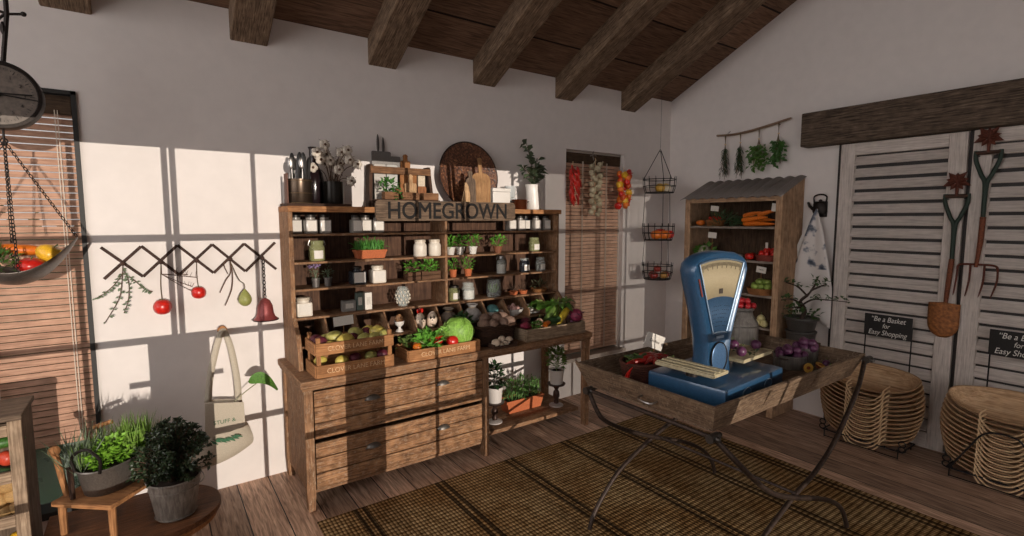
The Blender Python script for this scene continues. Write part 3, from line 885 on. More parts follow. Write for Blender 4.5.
spots = [(.815, 3.16, 0, beet, 'large dark red beetroot in the near corner of the upper crate', .048), (.81, 3.25, .0, beet, 'dark red beetroot behind the corner beetroot in the upper crate', .044),
 (.86, 3.12, -.012, mango2, 'pale mango at the front corner of the upper crate', .036), (.915, 3.20, .022, mango, 'green mango standing tallest on the upper crate heap', .046), (.955, 3.13, .01, mango2, 'yellow mango lying over the front board of the upper crate', .048),
 (1.02, 3.18, 0, beet, 'dark red beetroot between the mangoes of the upper crate', .04), (1.055, 3.23, .025, mango, 'green mango at the back middle of the upper crate', .042), (1.07, 3.13, .006, mango, 'round green mango at the front middle of the upper crate', .038),
 (1.145, 3.13, .0, mango, 'green mango lying right of the middle in the upper crate', .042), (1.13, 3.25, .01, beet, 'dark red beetroot at the back of the upper crate', .04), (1.19, 3.21, .022, mango2, 'yellow mango at the far end of the upper crate', .045), (1.205, 3.13, .012, mango, 'green mango in the far front corner of the upper crate', .036),
 (.88, 3.27, .0, mango, 'green mango at the back board of the upper crate', .04), (1.15, 3.275, .02, mango2, 'yellow mango at the back end of the upper crate', .04)]
for k, (x, y, dz, mt, lb, r) in enumerate(spots):
    isb = mt is beet
    fruit('beetroot' if isb else 'mango', lb, 'beetroot' if isb else 'mango', (x, y, z0+dz), (r, r, r*.95) if isb else (r*1.25, r*.85, r*.85), mt, (rng.uniform(-.3, .3), rng.uniform(-.3, .3), rng.uniform(-.6, .6)), 'produce heaped in the upper crate', seed=k, jit=.015, taper=.1)
for k, (x, y, lb, mt, r) in enumerate([(.82, 3.2, 'yellow mango glimpsed at the open end of the lower crate', mango2, .036), (.93, 3.13, 'yellow mango glimpsed through the front gap of the lower crate', mango2, .04), (1.02, 3.15, 'dark beetroot in the middle of the lower crate', beet, .036), (1.12, 3.14, 'green mango glimpsed at the right of the lower crate', mango, .038), (1.19, 3.13, 'dark beetroot at the right end of the lower crate', beet, .038)]):
    fruit('beetroot' if mt is beet else 'mango', lb, 'beetroot' if mt is beet else 'mango', (x, y, CT+.075), (r*1.15, r*.85, r*.8), mt, (0, 0, rng.uniform(-.5, .5)), 'produce in the lower crate', seed=k+40)
# price card behind the stacked crates
def price_card(label, loc, w=.09, h=.055, rz=0, tilt=0, stick=.12, words_=None, par_rot=(0, 0, 0), ink='#4a4038'):
    t = thing('price_card', label, 'card', loc, rz)
    m = MB(); m.box((0, 0, stick+h/2), (w, .003, h), (0, tilt, 0)); m.build('card', paper(), t)
    m = MB(); m.tube([(0, .003, 0), (0, .003, stick+h*.5)], .0025, 6); m.build('stick', pine_z(), t)
    if words_: text(words_, h*.3, plain('ink'+ink[1:], ink, .8), 'lettering', t, (0, -.0018, stick+h/2), (PI/2, tilt, 0), ext=.0005)
    return t
price_card('grey white price card on a stick behind the mango crate', (1.01, 3.335, CT), .13, .062, 0, -.05, .25)
# the wide crate's contents
zc = CT + .06
bm_ = MB()
def leafy(name, label, cat, loc, n, r, L, w, mat, seed, group=None, rib=None):
    m = MB(); m.foliage(n, (0, 0, 0), r, L, w, seed, up=.5, inner=.1)
    o = tag(m.build(name, mat, None, loc, smooth=0), label, cat, group)
    if rib:
        m = MB(); rr = random.Random(seed)
        for k in range(6): m.tube([(0, 0, -r[2]*.6), (rr.uniform(-1, 1)*r[0], rr.uniform(-1, 1)*r[1], r[2]*rr.uniform(.2, .9))], [.005, .003], 5)
        m.build('stalks', rib, o)
    return o
leafy('lettuce', 'loose bright green lettuce in the middle of the low crate', 'lettuce', (1.535, 3.16, zc+.04), 70, (.085, .06, .05), .07, .05, plain('lettuce_green', '#69a53e', .5, var=.35), 31, rib=plain('rib_pale', '#b9c98a', .5))
leafy('lettuce', 'small dull green leaves at the near end of the low crate', 'lettuce', (1.40, 3.24, zc+.03), 30, (.04, .05, .045), .05, .03, plain('lettuce_olive', '#5e7436', .6, var=.35), 32)
leafy('lettuce', 'pale green salad leaves tucked before the cabbage', 'lettuce', (1.70, 3.20, zc+.05), 45, (.05, .05, .05), .06, .045, plain('lettuce_pale', '#8fbf58', .5, var=.3), 33)
fruit('bell_pepper', 'orange bell pepper beside the lettuce in the low crate', 'pepper', (1.445, 3.15, zc+.018), (.032, .032, .034), orange_m(), lobes=4, depth=.08, dimple=.2, stem=.02)
fruit('bell_pepper', 'yellow bell pepper behind the lettuce in the low crate', 'pepper', (1.585, 3.255, zc+.05), (.042, .042, .04), yellow_m(), lobes=4, depth=.08, dimple=.2, stem=.02)
fruit('bell_pepper', 'red bell pepper, the one nearer the lettuce', 'pepper', (1.625, 3.19, zc+.04), (.038, .038, .042), red_m(), (.3, .2, 0), lobes=4, depth=.1, dimple=.2, stem=.02)
fruit('bell_pepper', 'red bell pepper, the one nearer the cabbage', 'pepper', (1.70, 3.12, zc+.03), (.042, .042, .046), red_m(), (-.2, .2, .6), lobes=4, depth=.1, dimple=.2, stem=.02)
# cabbage: a heart wrapped in curved leaves
cab = plain('cabbage_leaf', '#83b048', .5, var=.3, scale=14)
t = thing('cabbage', 'big round light green cabbage filling the end of the low crate', 'cabbage', (1.79, 3.20, CT+.135))
m = MB(); m.blob((0, 0, 0), (.104, .092, .1), n=26, m=16); m.build('heart', cab, t, smooth=80)
m = MB(); mv = MB()
rr = random.Random(9)
for k in range(13):
    th = k*2.4 + rr.uniform(-.2, .2); el = .95 - 1.5*k/13
    c = Vector((math.cos(el)*math.cos(th), math.cos(el)*math.sin(th), math.sin(el)))
    t1 = Vector((0, 0, 1)).cross(c).normalized(); t2 = c.cross(t1)
    R = .106 + .0016*k
    def cap(u, v):
        d = math.hypot(u, v); q = R + (.02*max(0, d-.62)**1.5 + .004*math.sin(14*math.atan2(v, u)+k)*max(0, d-.4))
        p = (c*math.cos(d) + (t1*u+t2*v)*(math.sin(d)/max(d, 1e-6)))*q
        return Vector((p.x, p.y*.9, p.z*.96))
    grid = [[m.bm.verts.new(cap(rad_*math.cos(2*PI*i/18), rad_*math.sin(2*PI*i/18))) for i in range(18)] for rad_ in (.12, .35, .58, .78)]
    cc_ = m.bm.verts.new(cap(0, 0))
    for i in range(18): m.bm.faces.new((cc_, grid[0][i], grid[0][(i+1) % 18]))
    for a, b in zip(grid, grid[1:]): m.skin(a, b)
    for e in ((0, .7), (.45, .5), (-.45, .5), (.35, .15), (-.35, .15)):
        mv.tube([cap(e[0]*f, -.7+(e[1]+.7)*f)*1.008 for f in (0, .35, .7, 1)], [.0032, .0026, .002, .001], 5)
m.build('wrapper_leaves', cab, t, smooth=80); mv.build('leaf_veins', plain('vein_pale', '#a9cf74', .5), t)
leafy('kale', 'dark green kale behind the cabbage', 'kale', (1.865, 3.285, zc+.10), 110, (.08, .05, .09), .05, .035, leaf_d(), 35)
# basket of potatoes, with a tray of mushrooms at its foot
wick = wood('dark_wicker', '#21150f', '#3a271c', '#54392a', 'x', grain=70)
t = thing('wicker_basket', 'dark oval wicker basket of brown potatoes between two crates', 'basket', (2.115, 3.215, CT+.0005))
m = MB()
rx, ry = .185, .095
for k in range(10):
    f = .86+.14*k/9
    m.tube([(rx*f*math.cos(a*2*PI/28), ry*f*math.sin(a*2*PI/28), .007+.0135*k) for a in range(28)], .0078, 6, closed=True)
m.build('weave', wick, t)
m = MB(); m.lathe([(0, .002), (.8, .002), (.8, .008), (0, .008)], n=24); 
for v in m.bm.verts: v.co.x *= rx; v.co.y *= ry
m.build('base', wick, t)
m = MB(); m.tube([(rx*1.02*math.cos(a*2*PI/28), ry*1.02*math.sin(a*2*PI/28), .145) for a in range(28)], .011, 7, closed=True); m.build('rim', wick, t)
spud = plain('potato_skin', '#83695a', .75, var=.3, scale=25)
pl = [(-.10, -.045, 'at the near end'), (-.035, -.07, 'at the front left of the heap'), (.04, -.065, 'at the front right of the heap'), (.105, -.03, 'at the far end'), (-.06, .03, 'at the back left of the heap'), (.02, .0, 'topmost in the middle'), (.075, .045, 'at the back right of the heap'), (-.005, .07, 'at the back of the heap')]
for k, (dx, dy, w_) in enumerate(pl):
    fruit('potato', f'brown potato {w_} in the dark wicker basket', 'potato', (2.115+dx*1.15, 3.215+dy*.8, CT+.165+(.03 if k in (5, 4, 6) else 0)), (.056, .04, .037), spud, (0, 0, k*.9), 'potatoes in the wicker basket', jit=.04, seed=k)
t = thing('mushroom_tray', 'small dark tray of pale mushrooms at the front of the worktop', 'tray', (2.10, 3.075, CT+.0005))
m = MB(); m.bx(-.10, .10, -.04, .036, 0, .006); m.bx(-.10, .10, -.043, -.037, 0, .022); m.bx(-.10, .10, .034, .04, 0, .05); m.bx(-.103, -.097, -.043, .04, 0, .035); m.bx(.097, .103, -.043, .04, 0, .035)
m.build('tray', dark_x(), t, bev=.002)
def mushroom(label, loc, r, rot, group):
    m = MB(); m.lathe([(0, r*.9), (r*.55, r*.75), (r*.92, r*.35), (r, r*.02), (r*.8, -.08*r), (r*.3, 0), (0, 0)], n=16)
    o = m.build('mushroom', plain('mushroom_cap', '#cbb6a0', .7, var=.12), None, loc, rot, smooth=60)
    m = MB(); m.lathe([(0, -r*.8), (r*.32, -r*.78), (r*.28, -r*.3), (r*.36, .02*r), (0, .05*r)], n=12); m.build('stem', plain('mushroom_stem', '#ddd0bf', .7), o)
    tag(o, label, 'mushroom', group)
for k, (dx, dy, dz, r, lb) in enumerate([(-.065, -.005, .042, .034, 'large pale mushroom at the left of the small tray'), (-.005, .008, .062, .029, 'pale mushroom topmost of the small tray'), (.055, .0, .05, .03, 'pale mushroom at the right of the small tray'), (-.03, -.018, .022, .022, 'small pale mushroom low at the front of the tray'), (.012, -.014, .026, .025, 'pale mushroom low in the middle of the tray')]):
    mushroom(lb, (2.10+dx, 3.075+dy, CT+.001+dz*.9), r, (.4-.2*k, .3*(k-2), 0), 'mushrooms in the small tray')
# the grey crate
zc = CT + .085
fruit('beetroot', 'long dark pink beetroot at the near end of the grey crate', 'beetroot', (2.385, 3.17, zc+.025), (.06, .032, .03), plain('pink_beet', '#96324b', .45, var=.25), (0, .2, .2), seed=3, taper=.25)
fruit('beetroot', 'round dark purple beetroot behind the garlic in the grey crate', 'beetroot', (2.450, 3.26, zc+.03), (.045, .042, .04), beet, seed=4)
fruit('garlic_bulb', 'pale garlic bulb in the grey crate', 'garlic', (2.520, 3.17, zc+.035), (.036, .036, .036), plain('garlic_skin', '#c9a68c', .6), lobes=7, depth=.07, taper=.25, stem=.03)
m = MB(); m.tube(spline([(0, 0, 0), (.05, 0, .01), (.13, .01, .0)], 5), [.024, .024, .023, .022, .02, .018, .015, .012, .009, .006, .003], 9)
tag(m.build('carrot', orange_m(), None, (2.535, 3.12, zc+.02), (0, 0, .35)), 'orange carrot poking over the front of the grey crate', 'carrot')
leafy('salad_leaves', 'small green leaves spilling over the front of the grey crate', 'leaves', (2.455, 3.12, zc+.015), 26, (.05, .035, .025), .04, .024, leaf_m(), 41)
gsq = plain('squash_green', '#587032', .4, var=.3)
for k, (x, y, dz, lb, mt, rot, L) in enumerate([(2.645, 3.17, .03, 'long dark green courgette along the front of the grey crate', leaf_d(), (.1, PI/2-.1, .1), .13), (2.665, 3.22, .075, 'pale green courgette leaning up the chard in the grey crate', gsq, (0, PI/2-.75, .2), .12), (2.77, 3.17, .06, 'yellow courgette leaning in the grey crate', plain('squash_yellow', '#c9ad34', .4), (0, PI/2-.75, .1), .10)]):
    fruit('courgette', lb, 'courgette', (x, y, zc+dz), (.03, .03, L), mt, rot, stem=.02, m=10, taper=-.15)
ch = thing('chard', 'big arching bunch of green chard leaves topping the grey crate', 'chard', (2.765, 3.25, zc))
m = MB(); mr_ = MB()
rr = random.Random(3)
for k in range(12):
    a = rr.uniform(-1.2, 1.2)
    px = rr.uniform(-.12, .12)
    tip = Vector((px+.16*math.sin(a), rr.uniform(-.10, .06), .12+.09*math.cos(a)))
    base = Vector((px*.4, 0, .02))
    mid = base.lerp(tip, .55)+Vector((0, 0, .035))
    mr_.tube(spline([base, mid, tip], 4), [.006, .006, .0055, .005, .005, .0045, .004, .003, .002], 6)
    d = (tip-mid); d.z -= .05
    for q in range(3): m.leaf(mid+(tip-mid)*.2*q, d+Vector((rr.uniform(-.03, .03), rr.uniform(-.04, .04), 0)), .12, .075, up=Vector((rr.uniform(-.4, .4), -.3, 1)), fold=.15, droop=.25)
m.build('leaves', plain('chard_green', '#55802f', .45, var=.35), ch, smooth=0); mr_.build('stalks', plain('chard_stalk', '#8da84e', .5), ch)
t = thing('red_cabbage', 'purple red cabbage at the outer corner of the grey crate', 'cabbage', (2.900, 3.15, zc+.055))
m = MB(); m.blob((0, 0, 0), .056, n=18, m=10, jit=.03, seed=6); m.build('heart', plain('red_cabbage_skin', '#8f3550', .45, var=.4, scale=18), t, smooth=80)
m = MB(); m.foliage(20, (0, 0, -.02), (.06, .06, .035), .045, .035, 8, inner=.8); m.build('outer_leaves', plain('rc_leaf', '#7c5166', .5, var=.3), t, smooth=0)

# ------------------------------------------------------------------ things in the cubbyholes
t = thing('egg_cup', 'small white egg cup in a cubbyhole', 'egg cup', (1.425, 3.40, .9555))
m = MB(); m.lathe([(0, 0), (.03, 0), (.026, .008), (.01, .022), (.01, .032), (.03, .05), (.036, .075), (.033, .076), (.024, .056), (0, .05)], n=20); m.build('cup', white(), t)
fruit('egg', 'brown egg standing in the white egg cup', 'egg', (1.425, 3.40, .9555+.089), (.027, .027, .036), plain('brown_egg', '#c39064', .5))
for x, rz, lb in ((1.578, .25, 'white egg shaped shaker with red comb in a cubbyhole'), (1.672, -.35, 'white egg shaped shaker tilted beside the red combed one')):
    t = thing('egg_shaker', lb, 'shaker', (x, 3.38, .9555), rz)
    m = MB(); m.blob((0, 0, .062), (.04, .038, .062), (0, .12 if rz < 0 else -.05, 0), n=16, m=10, taper=.12); m.build('body', plain('shaker_white', '#dcc6b0', .4, var=.08), t, smooth=80)
    m = MB()
    for s in (-1, 1): m.blob((s*.012, -.0365, .08), (.006, .004, .009), n=8, m=6)
    m.blob((0, -.039, .064), (.005, .006, .004), n=8, m=6); m.build('painted_face', plain('black_paint', '#1d1a18', .5), t)
    if rz > 0:
        m = MB()
        for k in range(3): m.blob(((k-1)*.018, 0, .135+(.006 if k == 1 else 0)), (.012, .008, .018), n=8, m=6)
        m.build('comb', red_m(), t)
def sack(label, loc, r, mat, seed):
    t = thing('cloth_sack', label, 'sack', loc)
    m = MB(); m.lathe([(0, 0), (r*.8, 0), (r, r*.4), (r*.95, r*.95), (r*.55, r*1.3), (r*.28, r*1.45), (r*.5, r*1.75), (r*.62, r*1.8), (r*.3, r*1.6), (0, r*1.55)], n=22)
    rr = random.Random(seed)
    for v in m.bm.verts: v.co += Vector((rr.uniform(-1, 1), rr.uniform(-1, 1), rr.uniform(-.6, .6)))*r*.05
    m.build('bag', mat, t, smooth=80)
    m = MB(); m.tube([(r*.32*math.cos(a*2*PI/14), r*.32*math.sin(a*2*PI/14), r*1.44) for a in range(14)], .003, 5, closed=True); m.build('tie', rope_m(), t)
sack('slumped brown grey cloth sack in the cubbyhole behind the cabbage', (1.826, 3.41, .9555), .07, plain('sack_brown', '#77695c', .9, var=.2), 1)
sack('pale grey cloth sack in the cubbyhole beside the divider above potatoes', (2.03, 3.40, .9555), .078, plain('sack_grey', '#a9a39d', .9, var=.2), 2)
for x, lb, cols, cat in ((2.235, 'white bowl under a teal cloth bundle in a cubbyhole', '#5b8d8c', 1), (2.437, 'white bowl of pink eggs in a cubbyhole', '#b98f86', 2)):
    t = thing('serving_bowl', lb, 'bowl', (x, 3.42, .9555))
    m = MB(); m.lathe([(0, 0), (.035, 0), (.038, .006), (.075, .035), (.088, .062), (.084, .063), (.07, .038), (.03, .012), (0, .01)], n=24); m.build('bowl', white(), t)
    if cat == 1:
        fruit('cloth_bundle', 'crumpled teal cloth bundle in the white bowl', 'cloth', (x-.005, 3.42, .9555+.072), (.055, .05, .042), plain('teal_cloth', cols, .9, var=.3), n=14, m=9, jit=.1, seed=2)
    else:
        for k in range(7): fruit('egg', 'pink egg heaped in the white bowl', 'egg', (x+.04*math.cos(k*.9)*(k > 0), 3.42+.04*math.sin(k*.9)*(k > 0), .9555+.062+(.02 if k == 0 else 0)), (.02, .02, .025), plain('pink_egg', cols, .5, var=.2), group='pink eggs in the bowl', n=10, m=7)
for k, (lb, dx) in enumerate([('white plate lying lowest before the bowls in the cubbyholes', 0), ('white plate stacked upon another before the bowls', .004)]):
    m = MB(); m.lathe([(0, 0), (.05, 0), (.082, .009), (.08, .012), (.05, .004), (0, .004)], n=26)
    tag(m.build('dinner_plate', white(), None, (2.64+dx, 3.45, .956+k*.006)), lb, 'plate', 'stacked white plates')
t = thing('gravy_boat', 'small white gravy boat on the plates in the last cubbyholes', 'jug', (2.64, 3.45, .975))
m = MB(); m.lathe([(0, 0), (.02, 0), (.022, .006), (.045, .03), (.05, .05), (.047, .05), (.03, .02), (0, .012)], n=20)
for v in m.bm.verts: v.co.x *= 1.35
m.build('bowl', white(), t)
m = MB(); m.tube(arc((.065, 0, .035), .02, -1.6, 1.7, 8), .004, 6); m.build('handle', white(), t)
# ------------------------------------------------------------------ on top of the dresser
ZT = 1.8385
t = thing('serving_tray', 'dark wooden tray under the cutlery tins and cotton vase', 'tray', (.92, 3.55, ZT))
m = MB(); m.bx(-.205, .205, -.10, .10, 0, .008); m.bx(-.205, .205, -.10, -.092, .008, .018); m.bx(-.205, .205, .092, .10, .008, .018); m.bx(-.205, -.197, -.092, .092, .008, .018); m.bx(.197, .205, -.092, .092, .008, .018)
m.build('tray', dark_x(), t, bev=.002)
bronze = plain('dark_tin', '#57493d', .32, .8)
t = thing('cutlery_caddy', 'dark bronze cutlery caddy with leather ends full of knives', 'caddy', (.815, 3.53, ZT+.0085))
m = MB(); m.lathe([(0, 0), (.072, 0), (.075, .004), (.075, .165), (.071, .165), (.068, .01), (0, .01)], n=26); m.build('tin', bronze, t)
m = MB()
for z in (.012, .075, .155): m.tube([(.0765*math.cos(a*2*PI/26), .0765*math.sin(a*2*PI/26), z) for a in range(26)], .0022, 5, closed=True)
m.build('bands', plain('brass', '#9a8262', .35, .8), t)
m = MB(); m.bx(-.088, -.078, -.04, .04, 0, .20, bev=.003); m.build('end_plate', plain('leather', '#5b3322', .6), t)
rr = random.Random(2)
for k in range(9):
    a = k*2*PI/9; x, y = .048*math.cos(a), .048*math.sin(a); dx, dy = rr.uniform(-.025, .025), rr.uniform(-.02, .02)
    L_ = (.815, 3.53, ZT+.0085)
    m = MB()
    if k % 2 == 0:
        t = thing('table_knife', 'black handled knife standing in the bronze caddy', 'knife', L_, 0, 'knives in the cutlery caddy')
        m.tube([(x, y, .02), (x, y, .11)], [.004, .006], 6); m.build('blade', steel(), t); m = MB()
        m.tube(spline([(x, y, .10), (x+dx*.6, y+dy, .25), (x+dx, y+dy, .31+.05*rr.random())], 4), [.007, .009, .012, .013, .014, .015, .015, .012, .006], 7)
        m.build('handle', plain('black_handle', '#1b1918', .4), t)
    else:
        m.tube([(x, y, .04), (x+dx*.5, y+dy*.5, .23)], [.005, .004], 6); m.blob((x+dx*.7, y+dy*.7, .265), (.021, .007, .04), n=10, m=7)
        tag(m.build('table_spoon', steel(), None, L_, smooth=60), 'steel spoon standing bowl up in the bronze caddy', 'spoon', 'spoons in the cutlery caddy')
t = thing('cotton_vase', 'dark round tin of dried white cotton stems on the dresser top', 'vase', (1.035, 3.56, ZT+.0085))
m = MB(); m.lathe([(0, 0), (.066, 0), (.068, .004), (.068, .16), (.063, .16), (.06, .01), (0, .01)], n=26); m.build('tin', plain('black_tin', '#2a2623', .3, .6), t)
rr = random.Random(12)
heads = [(-.085, .33), (-.055, .40), (-.02, .30), (-.125, .25), (-.085, .30), (.0, .285), (.03, .24), (.06, .36), (.105, .31), (.095, .375), (.16, .285), (.12, .17), (.06, .29), (-.03, .345), (.02, .20), (-.11, .345)]
for k, (x, z) in enumerate(heads):
    y = rr.uniform(-.05, .05)
    t = thing('dried_cotton', 'dried white cotton stem standing in the dark tin', 'cotton stem', (1.035, 3.56, ZT+.0085), 0, 'cotton stems on the dresser')
    m = MB(); m.tube(spline([(rr.uniform(-.02, .02), rr.uniform(-.02, .02), .012), (x*.4, y*.4, .1+z*.45), (x, y, z)], 4), [.0026]*9, 5); m.build('stem', twig_m(), t)
    m = MB()
    for q in range(5): m.blob((x+.017*math.cos(q*1.257), y+.004, z+.017*math.sin(q*1.257)), (.0185, .0145, .0185), n=9, m=6, jit=.08, seed=k*5+q)
    m.build('cotton_head', plain('cotton', '#cfc4b6', .95, var=.12), t, smooth=80)
    m = MB(); m.blob((x, y-.014, z), (.009, .006, .009), n=6, m=5)
    for q in range(4): m.leaf((x, y+.008, z), (math.cos(q*1.57+.7), .1, math.sin(q*1.57+.7)), .055, .016)
    m.build('husk', plain('husk', '#5a4130', .8), t, smooth=0)
t = thing('wine_jug', 'black glazed round bellied jug standing behind the cutlery caddy', 'jug', (.93, 3.625, ZT+.0085))
m = MB(); m.lathe([(0, 0), (.05, 0), (.062, .05), (.065, .16), (.055, .22), (.03, .27), (.026, .37), (.034, .39), (.024, .39), (0, .37)], n=24); m.build('bottle', plain('black_glaze', '#201518', .15), t, smooth=60)
# rack of chopping boards
t = thing('board_rack', 'wooden rack holding white and brown chopping boards on the dresser', 'rack', (1.54, 3.58, ZT))
for x in (-.225, .225):
    m = MB(); q_ = .035 if x > 0 else -.012
    m.prism([(-.012+q_, 0), (.012+q_, 0), (.012, .31), (-.012, .31)], .075, Matrix.Translation((x, .003, 0))); m.build('upright', dark_z(), t, bev=.002)
m = MB(); m.bx(-.235, .235, -.012, .002, .245, .295); m.build('rail', wood('rack_brown', '#4d3627', '#745238', '#8f6a4b', 'x'), t, bev=.002)
m = MB(); m.bx(-.235, .235, .003, .075, 0, .012); m.bx(-.26, .235, -.16, -.08, .045, .055); m.bx(-.26, .235, -.16, -.152, 0, .045); m.bx(-.26, .235, -.088, -.08, 0, .045); m.build('shelf', dark_x(), t, bev=.002)
def cb(name, label, x, y, w, h, mat, r=.012, neck=0, tilt=-.06, z=ZT+.0125, rz=0, hole=True, thick=.014):
    """chopping board: rounded body, optional handle."""
    m = MB(); pl = []
    for cx, cz, a0 in ((w/2-r, h-r, 0), (-w/2+r, h-r, PI/2)):
        pts = [(cx+r*math.cos(a0+PI/2*i/5), cz+r*math.sin(a0+PI/2*i/5)) for i in range(6)]
        if neck and a0 == PI/2:
            nw = .017
            pl += [(nw, h), (nw*.9, h+neck*.7)] + [(nw*1.15*math.cos(PI*i/6), h+neck*.75+nw*1.15*math.sin(PI*i/6)) for i in range(7)] + [(-nw*.9, h+neck*.7), (-nw, h)]
        pl += pts
    pl += [(-w/2+r*.3, 0), (w/2-r*.3, 0)]
    m.prism(pl, thick, Matrix.Identity(4))
    o = m.build(name, mat, None, (x, y, z), (tilt, 0, rz), bev=.002)
    return tag(o, label, 'chopping board')
enam = plain('enamel_grey', '#b9b8b2', .4, var=.06)
def rack_tool(x, h, mt, lb, cat):
    t = thing('kitchen_turner', lb, cat, (x, 3.645, ZT))
    m = MB(); m.bx(-.05, .05, -.004, .004, .19, .40, bev=.002); m.build('blade', mt, t)
    m = MB(); m.bx(-.007, .007, -.005, .005, .40, h, bev=.002); m.build('handle', plain('handle_grey', '#6e6660', .6), t)
    m = MB(); m.bx(-.012, .012, -.004, .004, 0, .19); m.build('shank', mt, t)
cb('chopping_board', 'white board standing at the vase side of the rack', 1.385, 3.60, .09, .30, plain('board_white', '#b8b1a8', .5, var=.08), tilt=-.0, z=ZT+.0125)
cb('chopping_board', 'white board standing second in the rack', 1.478, 3.60, .085, .30, enam, tilt=0)
cb('chopping_board', 'tall brown board standing at the back of the rack middle', 1.60, 3.585, .135, .275, wood('board_brown', '#74492b', '#94633c', '#ab7a4e', 'z'), tilt=0, thick=.010)
cb('chopping_board', 'small brown handled board poking above the rack', 1.60, 3.633, .075, .34, wood('board_brown', '#74492b', '#94633c', '#ab7a4e', 'z'), neck=.04, tilt=0)
cb('chopping_board', 'grey metal board poking above the rack middle', 1.53, 3.657, .08, .37, plain('zinc', '#84807c', .4, .6), tilt=0, thick=.006)
cb('chopping_board', 'grey broad board rising highest behind the white boards', 1.42, 3.657, .15, .40, plain('zinc', '#84807c', .4, .6), tilt=0, thick=.006)
cb('chopping_board', 'pale handled board in front of the rack middle', 1.60, 3.548, .095, .17, wood('board_pale', '#9a7350', '#c09a72', '#d6b58d', 'z'), neck=.06, tilt=0, thick=.012)
cb('chopping_board', 'cream board standing at the plate side of the rack', 1.71, 3.595, .06, .265, plain('board_cream', '#d3c3ab', .6), tilt=0)
cb('chopping_board', 'small reddish board leaning before the cream board', 1.69, 3.545, .07, .15, wood('board_red', '#70432e', '#93603f', '#a9764e', 'z'), tilt=0, thick=.012)
cb('chopping_board', 'small reddish board beside the pale handled board', 1.515, 3.545, .065, .135, wood('board_red', '#70432e', '#93603f', '#a9764e', 'z'), tilt=0, thick=.012)
for k, (x, h, lb) in enumerate([(1.405, .53, 'taller dark skewer standing upright behind the board rack'), (1.445, .51, 'shorter dark skewer standing upright behind the board rack')]):
    m = MB(); m.tube([(0, 0, 0), (0, 0, h)], [.006, .0045], 7); m.blob((0, 0, h-.06), (.011, .005, .07), n=10, m=8)
    tag(m.build('long_skewer', plain('skewer', '#57514d', .4, .6), None, (x, 3.682, ZT)), lb, 'skewer')
for x, w, lb in ((1.40, .10, 'small brown wooden box with trailing ivy before the rack'), (1.545, .13, 'small carved brown wooden box before the rack'), (1.705, .12, 'small plain pale brown wooden box before the rack')):
    t = thing('wooden_box', lb, 'box', (x, 3.458, ZT+.0555))
    m = MB(); m.bx(-w/2, w/2, -.03, .03, 0, .006); m.bx(-w/2, w/2, -.034, -.028, 0, .052); m.bx(-w/2, w/2, .028, .034, 0, .052); m.bx(-w/2, -w/2+.006, -.028, .028, 0, .052); m.bx(w/2-.006, w/2, -.028, .028, 0, .052)
    m.build('box', wood('box_brown', '#5b3d29', '#7c573c', '#96704f', 'x'), t, bev=.002)
    if x < 1.45:
        m = MB(); m.foliage(70, (-.005, 0, .095), (.06, .045, .05), .034, .028, 6, inner=.1); m.foliage(22, (.05, -.045, .03), (.025, .02, .05), .03, .026, 7, inner=.1); m.build('ivy', plain('ivy', '#42702f', .5, var=.45), t, smooth=0)
    elif x > 1.6:
        m = MB(); m.bx(-w/2+.007, w/2-.007, -.027, .027, .046, .051); m.build('lid', pine_x(), t)
    else:
        m = MB()
        for k in range(5):
            for j in range(2): m.blob((-.046+.023*k, -.035, .017+.018*j), (.008, .003, .006), n=8, m=5)
        m.build('carving', wood('box_brown', '#5b3d29', '#7c573c', '#96704f', 'x'), t)
# big round wooden plate
t = thing('round_platter', 'large round mottled dark wooden platter leaning on the wall', 'platter', (2.14, 3.60, ZT))
t.rotation_euler = (-.14, 0, 0)
R = .27
m = MB(); m.lathe([(0, .0), (R*.72, .0), (R*.78, .006), (R, .022), (R, .03), (R*.75, .018), (0, .014)], n=48, M=Matrix.Rotation(PI/2, 3, 'X'))
for v in m.bm.verts: v.co.z += R
def mottled():
    m_, nt, b = new_mat('mottled_wood')
    mp = coords(nt, (6, 6, 6)); n = nt.nodes.new('ShaderNodeTexNoise'); n.inputs['Detail'].default_value = 8; n.inputs['Distortion'].default_value = 2
    nt.links.new(mp.outputs[0], n.inputs['Vector']); r = ramp(nt, [(.3, '#23130d'), (.5, '#5f3a27'), (.62, '#86593c'), (.75, '#b3865e')])
    nt.links.new(n.outputs['Fac'], r.inputs[0]); nt.links.new(r.outputs[0], b.inputs['Base Color']); b.inputs['Roughness'].default_value = .4
    bump(nt, n.outputs['Fac'], .5, .01, b); return m_
m.build('platter', mottled(), t, smooth=40)
m = MB(); m.tube([(R*math.cos(a*2*PI/48), -.028, R+R*math.sin(a*2*PI/48)) for a in range(48)], .006, 6, closed=True); m.build('rim', plain('rim_dark', '#2a1912', .5), t)
bp = wood('board_pale', '#9a7350', '#c09a72', '#d6b58d', 'z')
cb('chopping_board', 'large pale paddle board with a rounded handle before the round platter', 2.185, 3.475, .18, .285, wood('board_tan', '#85603f', '#a47c55', '#bb946a', 'z'), .06, .14, -.12, ZT+.001)
cb('chopping_board', 'narrow grey paddle board between two pale ones before the platter', 2.075, 3.452, .085, .24, grey_z(), .03, .05, -.12, ZT+.001)
m = MB(); m.prism([(-.05, 0), (.035, 0), (.045, .10), (.035, .17), (.02, .20), (.005, .20), (-.005, .14), (-.03, .06)], .014, Matrix.Identity(4))
tag(m.build('chopping_board', bp, None, (2.005, 3.435, ZT+.001), (-.1, 0, 0), bev=.003), 'curved pale scoop board nearest the little boxes', 'chopping board')
